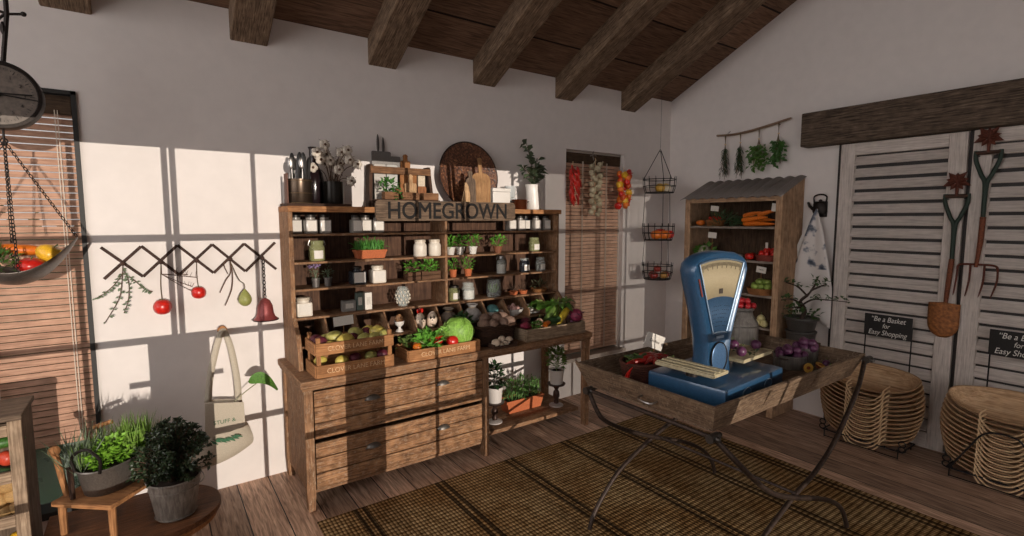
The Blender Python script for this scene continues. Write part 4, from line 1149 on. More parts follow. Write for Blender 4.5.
# white crock and cup stand
t = thing('bread_crock', 'white ribbed rectangular crock beside the paddle board', 'crock', (2.375, 3.54, ZT))
m = MB(); m.bx(-.085, .085, -.05, .05, 0, .14, bev=.006); m.build('body', white(), t)
m = MB(); m.bx(-.088, .088, -.053, .053, .141, .17, bev=.006); m.build('lid', white(), t)
t = thing('copper_pot', 'small copper pot with two handles on the dresser top', 'pot', (2.555, 3.49, ZT))
m = MB(); m.lathe([(0, 0), (.055, 0), (.063, .01), (.066, .075), (.07, .08), (.066, .082), (.06, .074), (.055, .008), (0, .006)], n=26); m.build('pan', plain('copper', '#8a5136', .3, .9), t)
for s in (-1, 1):
    m = MB(); m.tube([(s*.066, -.02, .06), (s*.09, -.012, .065), (s*.09, .012, .065), (s*.066, .02, .06)], .004, 6); m.build('handle', iron(), t)
for k, lb in ((0, 'clear glass cup, the lower one behind the copper pot'), (1, 'clear glass cup stacked uppermost behind the copper pot')):
    t = thing('glass_cup', lb, 'cup', (2.55, 3.62, ZT+.1025*k))
    m = MB(); m.lathe([(0, 0), (.045, 0), (.05, .10), (.047, .10), (.042, .005), (0, .005)], n=20); m.build('cup', glass('cup_glass', '#dfe3e2', .4), t)
    m = MB(); m.tube(arc((.05, 0, .05), .025, -1.4, 1.4, 8), .004, 6); m.build('handle', glass('cup_glass'), t)
t = thing('pitcher', 'tall white pitcher of dark leafy branches at the dresser end', 'pitcher', (2.735, 3.54, ZT))
m = MB(); m.lathe([(0, 0), (.066, 0), (.07, .01), (.058, .12), (.05, .19), (.058, .215), (.054, .216), (.046, .19), (.05, .1), (0, .01)], n=28)
for v in m.bm.verts:
    if v.co.z > .18 and v.co.x < -.03: v.co.x -= .014
m.build('jug', white(), t)
m = MB(); m.tube(spline([(.05, 0, .175), (.095, 0, .165), (.098, 0, .10), (.062, 0, .06)], 5), .007, 7); m.build('handle', white(), t)
rr = random.Random(4)
for k, tip in enumerate([(-.07, 0, .56), (-.02, .03, .50), (.06, -.02, .36), (.13, .02, .33), (-.12, -.03, .34), (.02, -.04, .42), (-.05, .02, .33), (.10, 0, .27)]):
    t = thing('leafy_branch', 'branch of dark rounded leaves standing in the white pitcher', 'branch', (2.735, 3.54, ZT), 0, 'leafy branches in the white pitcher')
    P = spline([(0, 0, .02), (tip[0]*.25, tip[1]*.3, .2+(tip[2]-.15)*.4), tip], 5)
    m = MB(); m.tube(P, .0025, 5); m.build('stem', twig_m(), t)
    m = MB()
    for p in P[4::2]:
        for s_ in range(3): m.leaf(p, (rr.uniform(-1, 1), rr.uniform(-1, .5), rr.uniform(-.3, .8)), .075, .05, up=Vector((rr.uniform(-.6, .6), rr.uniform(-.8, .4), 1)))
    m.build('leaves', plain('eucalyptus', '#4d5a40', .55, var=.55), t, smooth=0)

# ------------------------------------------------------------------ pots on the low open shelf
dkb = plain('bronze_dark', '#45322a', .4, .5)
for x, y, lb, sd_ in ((2.20, 3.34, 'white flower pot on a turned pedestal against the drawers', 61), (2.85, 3.34, 'white flower pot on a turned pedestal at the open shelf end', 62)):
    up = .17 if sd_ == 61 else .20
    t = thing('plant_pedestal', lb.replace('white flower pot on a turned', 'turned dark candle stand') .replace('pedestal', 'under a white pot'), 'stand', (x, y, .1205))
    m = MB(); m.lathe([(0, 0), (.062, 0), (.062, .008), (.03, .02), (0, .022)], n=24); m.build('base', plain('stand_white', '#b9b0aa', .5), t)
    m = MB(); m.lathe([(.02, .02), (.024, .04), (.016, .055), (.03, .085), (.026, up*.62), (.014, up*.72), (.026, up*.82), (.02, up-.012)], n=20); m.build('column', dkb, t, smooth=60)
    m = MB(); m.lathe([(0, up-.014), (.075, up-.012), (.08, up), (0, up)], n=26); m.build('plate', dkb, t)
    make_pot('flower_pot', lb, (x, y, .121+up), .066, .125, plain('pot_white', '#d5cdc6', .45, var=.05), plain('basil', '#66803a', .55, var=.45) if sd_ == 62 else leaf_d(), .19, .068, 80, .062, .036, seed=sd_, taper=.82)

# ------------------------------------------------------------------ lattice peg rack on the back wall
brownp = wood('rack_dark', '#2c1f19', '#43312a', '#574139', 'x')
t = thing('lattice_rack', 'dark wooden accordion lattice peg rack on the sunlit wall', 'rack', (.225, B-.012, 1.508))
xs = [-.358, -.178, .01, .184, .362]
def slat(a, b, y):
    m = MB(); d = Vector(b)-Vector(a); m.box(((a[0]+b[0])/2, y, (a[1]+b[1])/2), (d.length, .008, .0165), (0, -math.atan2(d.y, d.x), 0)); m.build('lattice_slat', brownp, t, bev=.002)
tops = [-.268, -.09, .092, .271]
hz = .09
slat((-.453, .088), (-.268, -.09), .004); slat((-.448, -.092), (-.268, .088), -.005)
for k in range(4):
    if k < 3:
        slat((tops[k], .09), (tops[k+1], -.09), .004); slat((tops[k], -.09), (tops[k+1], .09), -.005)
slat((tops[3], .09), (.457, -.087), .004); slat((tops[3], -.09), (.455, .093), -.005)
xp = [(-.453-.268)/2+.003] + [(a+b)/2 for a, b in zip(tops, tops[1:])] + [.364]
for x in xp:
    m = MB(); m.tube([(x, -.006, 0), (x, -.055, -.004)], [.011, .012], 10); m.blob((x, -.058, -.004), .014, n=10, m=7); m.build('peg', brownp, t)
PX = [.225+x for x in xp]
YH = B - .055
# hanging things, from left to right
def sprig_branch(m, ms, P, L, w, seed, every=1, n=2):
    rr = random.Random(seed); P = spline(P, 8); ms.tube(P, [.0022]*len(P), 5)
    for p in P[3::every]:
        for s in range(n): m.leaf(p, (rr.choice((-1, 1))*rr.uniform(.4, 1), rr.uniform(-.8, .3), rr.uniform(-.9, .2)), L*rr.uniform(.7, 1.2), w, up=Vector((0, -1, .4)))
t = thing('hanging_sprig', 'grey green leafy sprig hanging from the first lattice peg', 'sprig', (PX[0], YH, 1.50))
m = MB(); ms = MB()
for i, P in enumerate([[(0, 0, -.0), (-.01, 0, -.1), (-.03, -.01, -.2), (-.10, -.01, -.33)], [(0, 0, -.03), (.02, 0, -.1), (.015, -.01, -.2), (-.01, -.01, -.28)], [(0, 0, -.05), (.05, 0, -.1), (.09, 0, -.15), (.13, 0, -.17)], [(0, 0, -.05), (-.04, 0, -.11), (-.09, 0, -.16), (-.135, 0, -.19)]]):
    sprig_branch(m, ms, P, .022, .011, i, 2, 2)
m.build('leaves', leaf_g(), t, smooth=0); ms.build('stems', twig_m(), t)
def hang_fruit(name, label, cat, x, z, r, mat, top, **kw):
    o = fruit(name, label, cat, (x, YH-.02, z), r, mat, **kw)
    m = MB(); rz = r[2]*(1-kw.get('dimple', 0)); dx = top[0]-x
    m.tube(spline([(0, 0, rz-.004), (dx*.3-.004, 0, rz+(top[1]-z-rz)*.4), (dx, .012, top[1]-z)], 5), .0026, 6)
    m.build('stem', plain('dry_stem', '#54462c', .8), o)
    m = MB()
    for k in range(5): m.leaf((0, 0, rz-.002), (math.cos(k*1.256), math.sin(k*1.256), .25), .022, .008)
    m.build('calyx', leaf_m(), o, smooth=0)
hang_fruit('hanging_tomato', 'red ribbed tomato hanging lowest from the second lattice peg', 'tomato', .041, 1.238, (.045, .045, .052), red_m(), (PX[1], 1.49), lobes=6, depth=.05, dimple=.18)
hang_fruit('hanging_tomato', 'red tomato hanging under the middle lattice peg', 'tomato', .228, 1.308, (.038, .038, .045), red_m(), (PX[2], 1.49), lobes=6, depth=.05, dimple=.25)
o = fruit('hanging_pear', 'green pear hanging from the fourth lattice peg', 'pear', (.478, YH-.02, 1.245), (.040, .040, .046), plain('pear_skin', '#8f9150', .45, var=.15), n=18, m=10)
for v in o.data.vertices:
    if v.co.z > 0: f = 1-.55*(v.co.z/.046)**1.3; v.co.x *= f; v.co.y *= f; v.co.z *= 1.45
m = MB(); m.tube(spline([(0, 0, .062), (-.002, 0, .1), (-.03, .005, .13), (PX[3]-.478, .012, 1.49-1.245)], 5), .0026, 6); m.build('stem', plain('dry_stem', '#54462c', .8), o)
t = thing('dried_twig', 'dry wispy twigs hanging out from the second lattice peg', 'twig', (PX[1], YH+.01, 1.50))
m = MB(); rr = random.Random(8)
for e in ((.19, -.21), (.15, -.155), (.18, -.10), (.13, -.08)):
    P = spline([(0, 0, -.07), (e[0]*.5, -.01, e[1]*.55-.03), (e[0], -.02, e[1])], 6); m.tube(P, .0019, 5)
    for p in P[5:]:
        m.tube([p, p+Vector((rr.uniform(-.01, .03), 0, rr.uniform(-.02, .045)))], .0012, 4)
m.tube([(0, 0, 0), (0, 0, -.07)], .003, 5)
m.build('twigs', twig_m(), t)
t = thing('dried_twig', 'bare curved bean pods hanging from the fourth lattice peg', 'twig', (PX[3], YH+.01, 1.50))
m = MB()
for P in ([(0, 0, 0), (.0, -.01, -.08), (-.03, -.01, -.13), (-.065, -.01, -.205)], [(0, 0, 0), (.01, -.01, -.09), (-.0, -.01, -.19), (-.04, -.01, -.29)], [(0, 0, 0), (-.02, -.01, .0), (-.035, -.01, -.03), (-.015, -.01, -.09)]):
    P = spline(P, 6); m.tube(P, [.0022+.0012*math.sin(PI*i/len(P)) for i in range(len(P))], 6)
m.build('pods', twig_m(), t)
t = thing('hand_bell', 'red brown metal bell hanging on a chain from the last lattice peg', 'bell', (PX[4]+.006, YH-.01, 1.50))
def chain(m, p0, p1, L=.02, r=.0022, w=.006):
    p0, p1 = Vector(p0), Vector(p1); n = max(1, int((p1-p0).length/(L*.8))); d = (p1-p0).normalized(); u = d.orthogonal().normalized(); v = d.cross(u)
    for k in range(n):
        c = p0+(p1-p0)*((k+.5)/n); s = u if k % 2 else v
        m.tube([c+d*(L*.5*math.cos(a))+s*(w*math.sin(a)) for a in [2*PI*i/10 for i in range(10)]], r, 5, closed=True)
m = MB(); chain(m, (0, 0, -.01), (0, 0, -.26), .028, .0032, .009); m.build('chain', iron(), t)
m = MB(); m.lathe([(0, -.26), (.012, -.262), (.03, -.275), (.045, -.31), (.05, -.355), (.058, -.38), (.075, -.40), (.072, -.402), (.05, -.38), (.042, -.35), (.03, -.29), (0, -.27)], n=26); m.build('bell_body', plain('bell_red', '#8a4140', .45, .35, var=.25), t, smooth=60)
m = MB(); m.tube([(.076*math.cos(a*2*PI/26), .076*math.sin(a*2*PI/26), -.401) for a in range(26)], .004, 6, closed=True); m.build('bell_rim', plain('bell_dark', '#3d2322', .5, .4), t)

# tote bag on a wooden knob
t = thing('wall_knob', 'round wooden wall knob carrying the canvas bag', 'hook', (.343, B, 1.057))
m = MB(); m.tube([(0, 0, 0), (0, -.05, 0)], .012, 10); m.lathe([(0, .045), (.024, .047), (.028, .056), (.022, .066), (0, .068)], n=20, M=Matrix.Rotation(PI/2, 3, 'X')); m.build('knob', pine_y(), t)
canvas = plain('canvas', '#b9ae9c', .95, var=.12, scale=40)
t = thing('hanging_tote_bag', 'slouching cream canvas bag with green print hung from a knob', 'bag', (.31, B-.09, .40))
# body sheet: front and back bulging; outline follows the slumped shape
out = [(-.075, .235), (-.085, .12), (-.10, .02), (-.155, -.10), (-.165, -.165), (-.135, -.20), (.02, -.175), (.14, -.125), (.175, -.09), (.165, -.02), (.125, .08), (.115, .19)]
def sheet(m, outline, yb, n=26):
    k = len(outline); P = spline([(*p, 0) for p in outline]+[(*outline[0], 0)], 4)[:-1]
    c = Vector((0.0, -.02, 0)); rings = []
    for f in (1, .8, .55, .28):
        rings.append([m.bm.verts.new((c.x+(p.x-c.x)*f, yb*math.sqrt(max(0, 1-f*f))+.007*math.sin(11*p.x*f+7*p.y), c.y+(p.y-c.y)*f)) for p in P])
    for a, b in zip(rings, rings[1:]): m.skin(a, b)
    m.bm.faces.new(rings[-1])
    return rings[0]
m = MB(); a = sheet(m, out, -.055); b = sheet(m, out, .045); m.skin(a, b)
m.build('bag_body', canvas, t, smooth=80)
m = MB()
m.prism([(-.09, .235), (.12, .20), (.125, .05), (.02, .02), (-.10, .01)], .004, Matrix.Translation((0, -.064, 0)))
m.build('flap', canvas, t, bev=.002)
for P in ([(-.07, .0, .22), (-.045, 0, .4), (.005, .0, .6), (.033, .02, .668)], [(.10, .0, .18), (.095, -.01, .35), (.07, 0, .55), (.036, .02, .67)]):
    m = MB(); P = spline(P, 6)
    for p, q in zip(P, P[1:]):
        pass
    l = [m.bm.verts.new(p+Vector((-.019, 0, 0))) for p in P[:-2]]; r = [m.bm.verts.new(p+Vector((.019, -.004, 0))) for p in P[:-2]]
    l.append(m.bm.verts.new(P[-1]+Vector((-.012, 0, 0)))); r.append(m.bm.verts.new(P[-1]+Vector((.012, -.004, 0))))
    for i in range(len(l)-1): m.bm.faces.new((l[i], r[i], r[i+1], l[i+1]))
    o = m.build('strap', canvas, t); md = o.modifiers.new('Solidify', 'SOLIDIFY'); md.thickness = .005
gp = plain('green_print', '#3d6b4c', .9, var=.2)
text('STUFF &', .034, gp, 'lettering', t, (.01, -.0665, .10), ext=.0004)
m = MB(); rr = random.Random(5)
for k in range(9): m.leaf((-.075+.016*k, -.0665, -.002+.004*math.sin(k)), (.7, -.05, -.6+.15*(k % 3)), .06, .016, up=Vector((0, -1, 0)), fold=0, droop=0)
m.build('leaf_print', gp, t, smooth=0)
t = thing('rhubarb_leaf', 'big green leaf on a long stalk poking out of the canvas bag', 'leaf', (.31, B-.09, .40))
m = MB(); m.tube(spline([(.04, -.02, .17), (.12, -.05, .25), (.20, -.12, .33)], 6), .0035, 6); m.build('stalk', plain('stalk_pale', '#8d8a6c', .6), t)
m = MB()
Pm = spline([(.15, -.12, .35), (.21, -.14, .365), (.265, -.15, .335), (.31, -.15, .27)], 5)
W_ = [.0, .026, .04, .048, .052, .054, .054, .052, .05, .046, .042, .036, .028, .018, .01, 0]
A = [m.bm.verts.new(p+Vector((0, .012, W_[i]*.6))) for i, p in enumerate(Pm)]; Cc = [m.bm.verts.new(p+Vector((0, -.0, 0))) for p in Pm]; E_ = [m.bm.verts.new(p+Vector((-.01, -.02, -W_[i]*.6))) for i, p in enumerate(Pm)]
for i in range(len(Pm)-1):
    m.bm.faces.new((A[i], A[i+1], Cc[i+1], Cc[i])); m.bm.faces.new((Cc[i], Cc[i+1], E_[i+1], E_[i]))
o = m.build('big_leaf', leaf_m(), t, smooth=60)
# ------------------------------------------------------------------ hanging scale before the window
sx, sy = -.505, 3.2
t = thing('hanging_scale', 'old round dial hanging scale with a scoop pan on chains before the blind', 'scale', (sx, sy, 1.5))
agedm = plain('aged_metal', '#2b2420', .55, .6, var=.35)
m = MB(); M90 = Matrix.Rotation(PI/2, 3, 'X')
R = .147; zc_ = .797
m.lathe([(0, -.045), (R*.97, -.045), (R, -.03), (R, .03), (R*.985, .04), (R*.9, .042), (R*.88, .03), (0, .03)], n=48, M=M90)
for v in m.bm.verts: v.co.z += zc_
m.build('dial_case', agedm, t, smooth=30)
m = MB(); m.lathe([(0, .0312), (R*.875, .0312)], n=40, M=M90)
for v in m.bm.verts: v.co.z += zc_
fc = plain('dial_face', '#6a5f56', .6, var=.25, scale=12)
df = m.build('dial_face', fc, t)
ink = plain('dial_ink', '#2f2925', .7)
m = MB()
for k in range(60):
    a = k*2*PI/60; r0 = R*(.70 if k % 5 == 0 else .755)
    c = .5*(r0+R*.8)
    m.box((c*math.cos(a), -.0326, zc_+c*math.sin(a)), (R*.8-r0, .001, .0028 if k % 5 == 0 else .0014), (0, -a, 0))
m.build('scale_marks', ink, df)
for k in range(12):
    a = PI/2 - k*2*PI/12
    text(str(k if k else 12), .021, ink, 'numeral', df, (R*.58*math.cos(a), -.0328, zc_+R*.58*math.sin(a)), ext=.0004)
for xx, yy, zz, LL, ww, aa in ((.045, -.035, .006, .13, .006, -.03), (.055, -.0375, -.006, .15, .005, .11)):
    m = MB(); m.box((xx, yy, zc_+zz), (LL, .002, ww), (0, aa, 0)); m.blob((0, yy, zc_), (.011, .0015, .011), n=12, m=6); m.build('pointer', plain('pointer', '#1f1a18', .5, .5), t)
m = MB()
m.tube([(.02, 0, zc_+R), (.045, 0, 1.15), (.05, 0, 1.62)], .009, 8)
m.tube([(-.02, 0, zc_+R), (-.005, 0, 1.10), (.045, 0, 1.16)], .006, 8)
m.tube([(-.02, 0, 1.17), (.05, 0, 1.155), (.10, 0, 1.165)], .006, 8); m.blob((.10, 0, 1.165), .011, n=8, m=6)
m.tube([(-.01+.018*math.cos(a), 0, 1.02+.018*math.sin(a)) for a in [i*2*PI/14 for i in range(14)]], .004, 6, closed=True)
m.blob((.03, 0, 1.09), (.012, .012, .03), n=8, m=6)
m.build('hanger', agedm, t)
m = MB()
NR, NT = 7, 40
grid = []
for i in range(NR+1):
    f = i/NR; row = []
    for j in range(NT):
        a = 2*PI*j/NT; zr = .02+.15*math.cos(a)**2*1.0
        ex = .225 if True else 0
        row.append(Vector((ex*f*math.cos(a), .15*f*math.sin(a), -.04+(zr+.04)*f**2.2)))
    grid.append(row)
for o_ in (0, .006):
    vv = [[m.bm.verts.new(p+Vector((0, 0, -o_))) for p in row] for row in grid]
    for a, b in zip(vv, vv[1:]): m.skin(a, b)
    if o_ == 0: top_ = vv[-1]
    else: m.skin(top_, vv[-1])
m.build('scoop_pan', plain('pan_zinc', '#77706b', .38, .75, var=.2), t, smooth=80)
m = MB(); hk = (0.0, 0, .60)
m.tube([(0, 0, zc_-R), (0, 0, .60)], .005, 6); m.tube([(.012*math.cos(a), 0, .60+.012*math.sin(a)) for a in [i*2*PI/12 for i in range(12)]], .003, 5, closed=True)
m.build('hook', agedm, t)
m = MB()
for e in ((.222, 0, .17), (-.222, 0, .17), (.03, -.148, .025), (-.03, .148, .025)): chain(m, hk, e, .022, .0019, .006)
m.build('chains', agedm, t)
# its vegetables
gv = 'vegetables in the hanging scoop pan'
P3 = lambda x, y, z: (sx+x, sy+y, 1.5+z)
fruit('bell_pepper', 'yellow bell pepper at the raised end of the hanging scoop', 'pepper', P3(.12, .01, .09), (.052, .048, .048), yellow_m(), (.3, .5, 0), gv, lobes=4, depth=.08, dimple=.2, stem=.02)
fruit('hanging_tomato', 'big red tomato at the front of the hanging scoop', 'tomato', P3(.06, -.055, .045), (.05, .046, .038), red_m(), (.3, 0, .3), gv, lobes=6, depth=.05, dimple=.25, stem=.012)
for k, (x, z, lb) in enumerate([(.045, .115, 'orange carrot lying back in the scoop beside the yellow pepper'), (-.01, .12, 'orange carrot lying back in the scoop behind the herbs')]):
    m = MB(); m.tube(spline([(-.05, 0, 0), (0, 0, .004), (.08, 0, 0)], 5), [.022, .025, .026, .026, .026, .025, .023, .02, .015, .01, .004], 10)
    tag(m.build('carrot', orange_m(), None, P3(x, .05+.03*k, z-.01), (0, .1, .15)), lb, 'carrot', gv)
leafy('parsley', 'bunch of dark green herbs drooping over the hanging scoop edge', 'herbs', P3(-.06, -.07, .07), 150, (.085, .06, .06), .04, .012, plain('parsley', '#466628', .55, var=.5), 51)
fruit('cucumber', 'dark green cucumber at the far end of the hanging scoop', 'cucumber', P3(-.12, .02, .11), (.028, .028, .07), leaf_d(), (0, 1.2, .3), gv)

# ------------------------------------------------------------------ small cabinet at the picture's edge
t = thing('vegetable_cabinet', 'small weathered wooden bin cabinet beside the potting table', 'cabinet', (-.78, 3.135, 0))
m = MB(); m.bx(-.285, .285, -.155, .15, .885, .91); m.build('top', grey_x(), t, bev=.004)
for x in (-.27, .255):
    m = MB(); m.bx(x, x+.02, -.115, .135, 0, .885); m.build('side_panel', grey_z(), t, bev=.002)
m = MB(); m.bx(-.25, .255, .12, .135, 0, .885); m.build('back_panel', grey_z(), t)
for x in (-.28, .232):
    m = MB(); m.bx(x, x+.046, -.135, -.115, 0, .885); m.build('stile', wood('bin_pale', '#6f5b4a', '#96806a', '#b8a28a', 'z'), t, bev=.002)
for z in (.835, .625, .425, .20):
    m = MB(); m.bx(-.234, .232, -.135, -.115, z-.02, z+.03); m.build('rail', wood('bin_pale', '#6f5b4a', '#96806a', '#b8a28a', 'x'), t, bev=.002)
    if z < .8:
        m = MB(); m.bx(-.25, .255, -.115, .12, z-.02, z-.005); m.build('shelf', grey_x(), t)
        m = MB(); m.box((.12, -.138, z+.004), (.05, .006, .016)); m.build('label_holder', iron(), t)
m = MB(); m.bx(-.25, .255, -.115, .12, .06, .075); m.build('shelf', grey_x(), t)
gq = 'produce seen in the bin cabinet'
fruit('cucumber', 'dark green cucumber across the top bin of the edge cabinet', 'cucumber', (-.575, 3.06, .775), (.026, .026, .075), plain('cuke', '#3e6a2c', .4, var=.4), (0, PI/2, .2), gq)
fruit('bell_pepper', 'red pepper in the top bin of the edge cabinet', 'pepper', (-.565, 3.065, .70), (.036, .034, .038), plain('pepper_red', '#c2452e', .35), (0, .3, 0), gq, lobes=4, depth=.08, dimple=.2, stem=.02)
fruit('cucumber', 'darker cucumber under the red pepper in the top bin', 'cucumber', (-.60, 3.06, .642), (.022, .022, .06), leaf_d(), (0, PI/2, -.2), gq)
pot_m = plain('potato_gold', '#b08b57', .7, var=.2)
for k, (x, z, r) in enumerate([(-.575, .575, .036), (-.555, .52, .034), (-.548, .46, .033), (-.59, .455, .034), (-.61, .51, .035)]):
    fruit('potato', ['golden potato at the top of the second bin', 'golden potato at the right side of the second bin', 'golden potato at the bottom corner of the second bin', 'golden potato at the bottom left of the second bin', 'golden potato furthest in of the second bin'][k], 'potato', (x, 3.07, z), (r*1.2, r*.8, r), pot_m, (0, .3*k, 0), gq, seed=k, jit=.03)
for k, (x, z) in enumerate([(-.565, .275), (-.555, .345), (-.60, .27)]):
    fruit('lemon', ['yellow lemon low in the third bin', 'yellow lemon on top in the third bin', 'yellow lemon furthest in of the third bin'][k], 'lemon', (x, 3.06, z-.02), (.034, .03, .03), yellow_m(), (0, .3, 0), gq)

# ------------------------------------------------------------------ potting table, riser, tub and bucket
tb_x = wood('table_brown', '#4a2f20', '#6d472f', '#8e6142', 'x', rough=.45)
t = thing('potting_table', 'low brown wooden table with a rounded end by the wall', 'table', (-.15, 3.0, 0))
def stad(r, inset=0):
    pts = [(.13+r*math.cos(a), r*math.sin(a)) for a in [-PI/2+PI*i/20 for i in range(21)]]
    return [(x, y) for x, y in pts] + [(-.325+inset, r), (-.325+inset, -r)]
def slab(poly, z0, z1, name, mt, par, bev=.004):
    m = MB(); a = [m.bm.verts.new((x, y, z0)) for x, y in poly]; b = [m.bm.verts.new((x, y, z1)) for x, y in poly]
    m.bm.faces.new(a[::-1]); m.bm.faces.new(b); m.skin(a, b)
    return m.build(name, mt, par, bev=bev)
slab(stad(.255), .272, .30, 'table_top', tb_x, t)
slab(stad(.235, .02), .235, .2715, 'apron', pine_x(), t)
for x, y in ((-.29, -.2), (-.29, .2), (.22, -.13), (.22, .13)):
    m = MB(); m.tube([(x, y, 0), (x, y, .235)], [.014, .022], 8); m.build('leg', tb_x, t)
t = thing('plant_riser', 'small pale wooden riser stool under the galvanised tub', 'stool', (-.18, 3.085, .3005), math.radians(-41))
m = MB(); m.bx(-.15, .15, -.215, .20, .145, .17); m.build('top', pine_x(), t, bev=.005)
for x, y in ((-.125, -.185), (.125, -.185), (-.125, .17), (.125, .17)):
    m = MB(); m.tube([(x, y, 0), (x, y, .145)], [.014, .016], 8); m.build('leg', pine_z(), t)
tubm = plain('tub_zinc', '#77716b', .35, .55, var=.2)
t = thing('galvanised_tub', 'oval dark metal tub of bright green herbs on the riser stool', 'planter', (-.175, 3.10, .471), math.radians(50))
def oval(a, b, k, z, m): return [m.bm.verts.new((a*math.copysign(abs(math.cos(q))**.8, math.cos(q))*k, b*math.copysign(abs(math.sin(q))**.8, math.sin(q))*k, z)) for q in [2*PI*i/36 for i in range(36)]]
m = MB(); rs = [oval(.205, .105, .84, 0, m), oval(.205, .105, .86, .005, m), oval(.205, .105, .98, .12, m), oval(.205, .105, 1.02, .128, m), oval(.205, .105, 1.0, .133, m), oval(.205, .105, .95, .126, m), oval(.205, .105, .92, .10, m)]
for a, b in zip(rs, rs[1:]): m.skin(a, b)
m.bm.faces.new(rs[0][::-1]); m.bm.faces.new(rs[-1]); m.build('tub', tubm, t, smooth=50)
m = MB(); m.tube(spline([(-.18, -.06, .12), (-.185, -.07, .185), (-.185, -.035, .22), (-.18, .0, .23), (-.185, .035, .22), (-.185, .07, .185), (-.18, .06, .12)], 5), .007, 8); m.build('handle', iron(), t)
m = MB(); a = oval(.205, .105, .9, .11, m); m.bm.faces.new(a); m.build('soil', soil(), t)
m = MB(); m.foliage(420, (-.03, -.01, .16), (.145, .07, .065), .034, .026, 3, inner=.2, up=.8); m.build('lettuce_leaves', plain('tub_lettuce', '#7fb03a', .5, var=.4), t, smooth=0)
m = MB(); m.blades(260, (-.02, .18), (-.07, .07), .10, .19, .008, 5, .35); m.blades(60, (-.17, .0), (.02, .1), .10, .17, .007, 7, .5); m.build('chives', plain('tub_chive', '#6f8f3a', .5, var=.45), t, smooth=0)
m = MB(); m.blades(70, (-.19, -.09), (.03, .12), .10, .24, .006, 6, .6); m.build('rosemary', leaf_g(), t, smooth=0)
t = thing('dibber', 'round knobbed wooden dibber leaning beside the metal tub', 'garden tool', (-.375, 3.02, .4715))
m = MB(); m.tube([(.0, 0, .012), (-.02, .03, .12), (-.035, .05, .2)], [.012, .014, .013], 9); m.build('shaft', pine_z(), t)
m = MB(); m.blob((-.038, .053, .215), .024, n=14, m=9); m.build('knob', pine_z(), t, smooth=80)
m = MB(); m.tube([(0, 0, 0), (.0, .04, .14)], [.011, .013], 9); tag(m.build('wooden_peg', dark_z(), None, (-.352, 2.985, .474), (0, -.05, 0)), 'short dark wooden peg between the dibber and the tub', 'peg')
t = thing('hand_trowel', 'hand trowel with wooden handle stuck in the herbs behind', 'trowel', (-.235, 3.25, .60))
m = MB(); m.tube(spline([(-.05, .02, .10), (-.01, 0, .115), (.03, -.01, .125)], 4), [.009, .011, .012, .012, .011, .011, .012, .013, .01], 9); m.build('handle', pine_x(), t)
m = MB(); m.tube([(-.05, .02, .10), (-.07, .03, .06), (-.06, .03, .0)], .004, 6); m.build('shank', steel(), t)
t = thing('metal_bucket', 'galvanised bucket of small dark leaved shrub on the round table end', 'bucket', (.035, 2.925, .3005))
zinc = wood('bucket_zinc', '#6f675f', '#8b837a', '#a39a90', 'z', rough=.5, grain=18)
m = MB(); m.lathe([(0, 0), (.082, 0), (.085, .006), (.112, .185), (.118, .19), (.116, .198), (.108, .193), (.10, .15), (0, .15)], n=32); m.build('pail', zinc, t)
m = MB()
for z, r in ((.01, .087), (.15, .107)): m.tube([(r*math.cos(a*2*PI/30), r*math.sin(a*2*PI/30), z) for a in range(30)], .003, 5, closed=True)
m.build('hoops', zinc, t)
m = MB(); m.tube(spline([(.055, -.10, .185), (.10, -.10, .175), (.125, -.03, .17), (.11, .03, .19)], 5), .0032, 6); m.build('bail_handle', steel(), t)
m = MB(); m.lathe([(0, .175), (.104, .175)], n=24); m.build('soil', soil(), t)
m = MB(); ms = MB(); rr = random.Random(21)
for k in range(110):
    th, el = rr.uniform(0, 2*PI), rr.uniform(-.05, 1.5)
    d = Vector((math.cos(th)*math.cos(el), math.sin(th)*math.cos(el), math.sin(el)))
    tip = Vector((d.x*.165, d.y*.16, .22+d.z*.25))
    P = spline([(rr.uniform(-.03, .03), rr.uniform(-.03, .03), .18), (d.x*.07, d.y*.07, .20+d.z*.17), tip], 6); ms.tube(P, .0017, 4)
    for p in P[3:]:
        for s in range(3): m.leaf(p, (rr.uniform(-1, 1)+d.x*.6, rr.uniform(-1, 1)+d.y*.6, rr.uniform(-.5, .9)), .027*rr.uniform(.7, 1.2), .015, up=Vector((rr.uniform(-.6, .6), rr.uniform(-.8, .3), 1)))
m.build('leaves', plain('shrub_leaf', '#34432a', .4, var=.6), t, smooth=0); ms.build('stems', twig_m(), t)
# ------------------------------------------------------------------ strings hung over the far blind
def strung(name, label, cat, loc, cord_h, piece, spots, mats, pname):
    t = thing(name, label, cat, loc)
    m = MB(); m.tube([(0, 0, 0), (0, 0, -cord_h)], .0035, 5); m.build('cord', rope_m(), t)
    protos = []
    for k, (p, r, s) in enumerate(spots):
        mt = mats[k % len(mats)]
        if k < len(mats): o = piece(k).build(pname, mt, t, smooth=60); protos.append(o)
        else: o = protos[k % len(mats)].copy(); COL.objects.link(o); o.parent = t
        o.location = p; o.rotation_euler = r; o.scale = (s,)*3
    return t
def chili_mb(k):
    m = MB(); m.tube(spline([(0, 0, 0), (.006, 0, -.03), (.002, 0, -.065), (-.008, 0, -.10)], 3), [.004, .009, .011, .011, .010, .009, .008, .006, .0045, .002], 7); return m
rr = random.Random(3)
sp = []
for k in range(46):
    a = rr.uniform(0, 2*PI); z = -.03-.30*k/46
    sp.append(((.042*math.cos(a), .022*math.sin(a)-.006, z), (-.45*math.sin(a), -.55*math.cos(a)*rr.uniform(.5, 1.2), a), rr.uniform(.85, 1.15)))
strung('chili_string', 'string of thin red chillies over the narrow blind', 'chillies', (3.275, B-.075, 2.295), .33, chili_mb, sp, [red_m(), plain('chili_red', '#b02a20', .35)], 'chili')
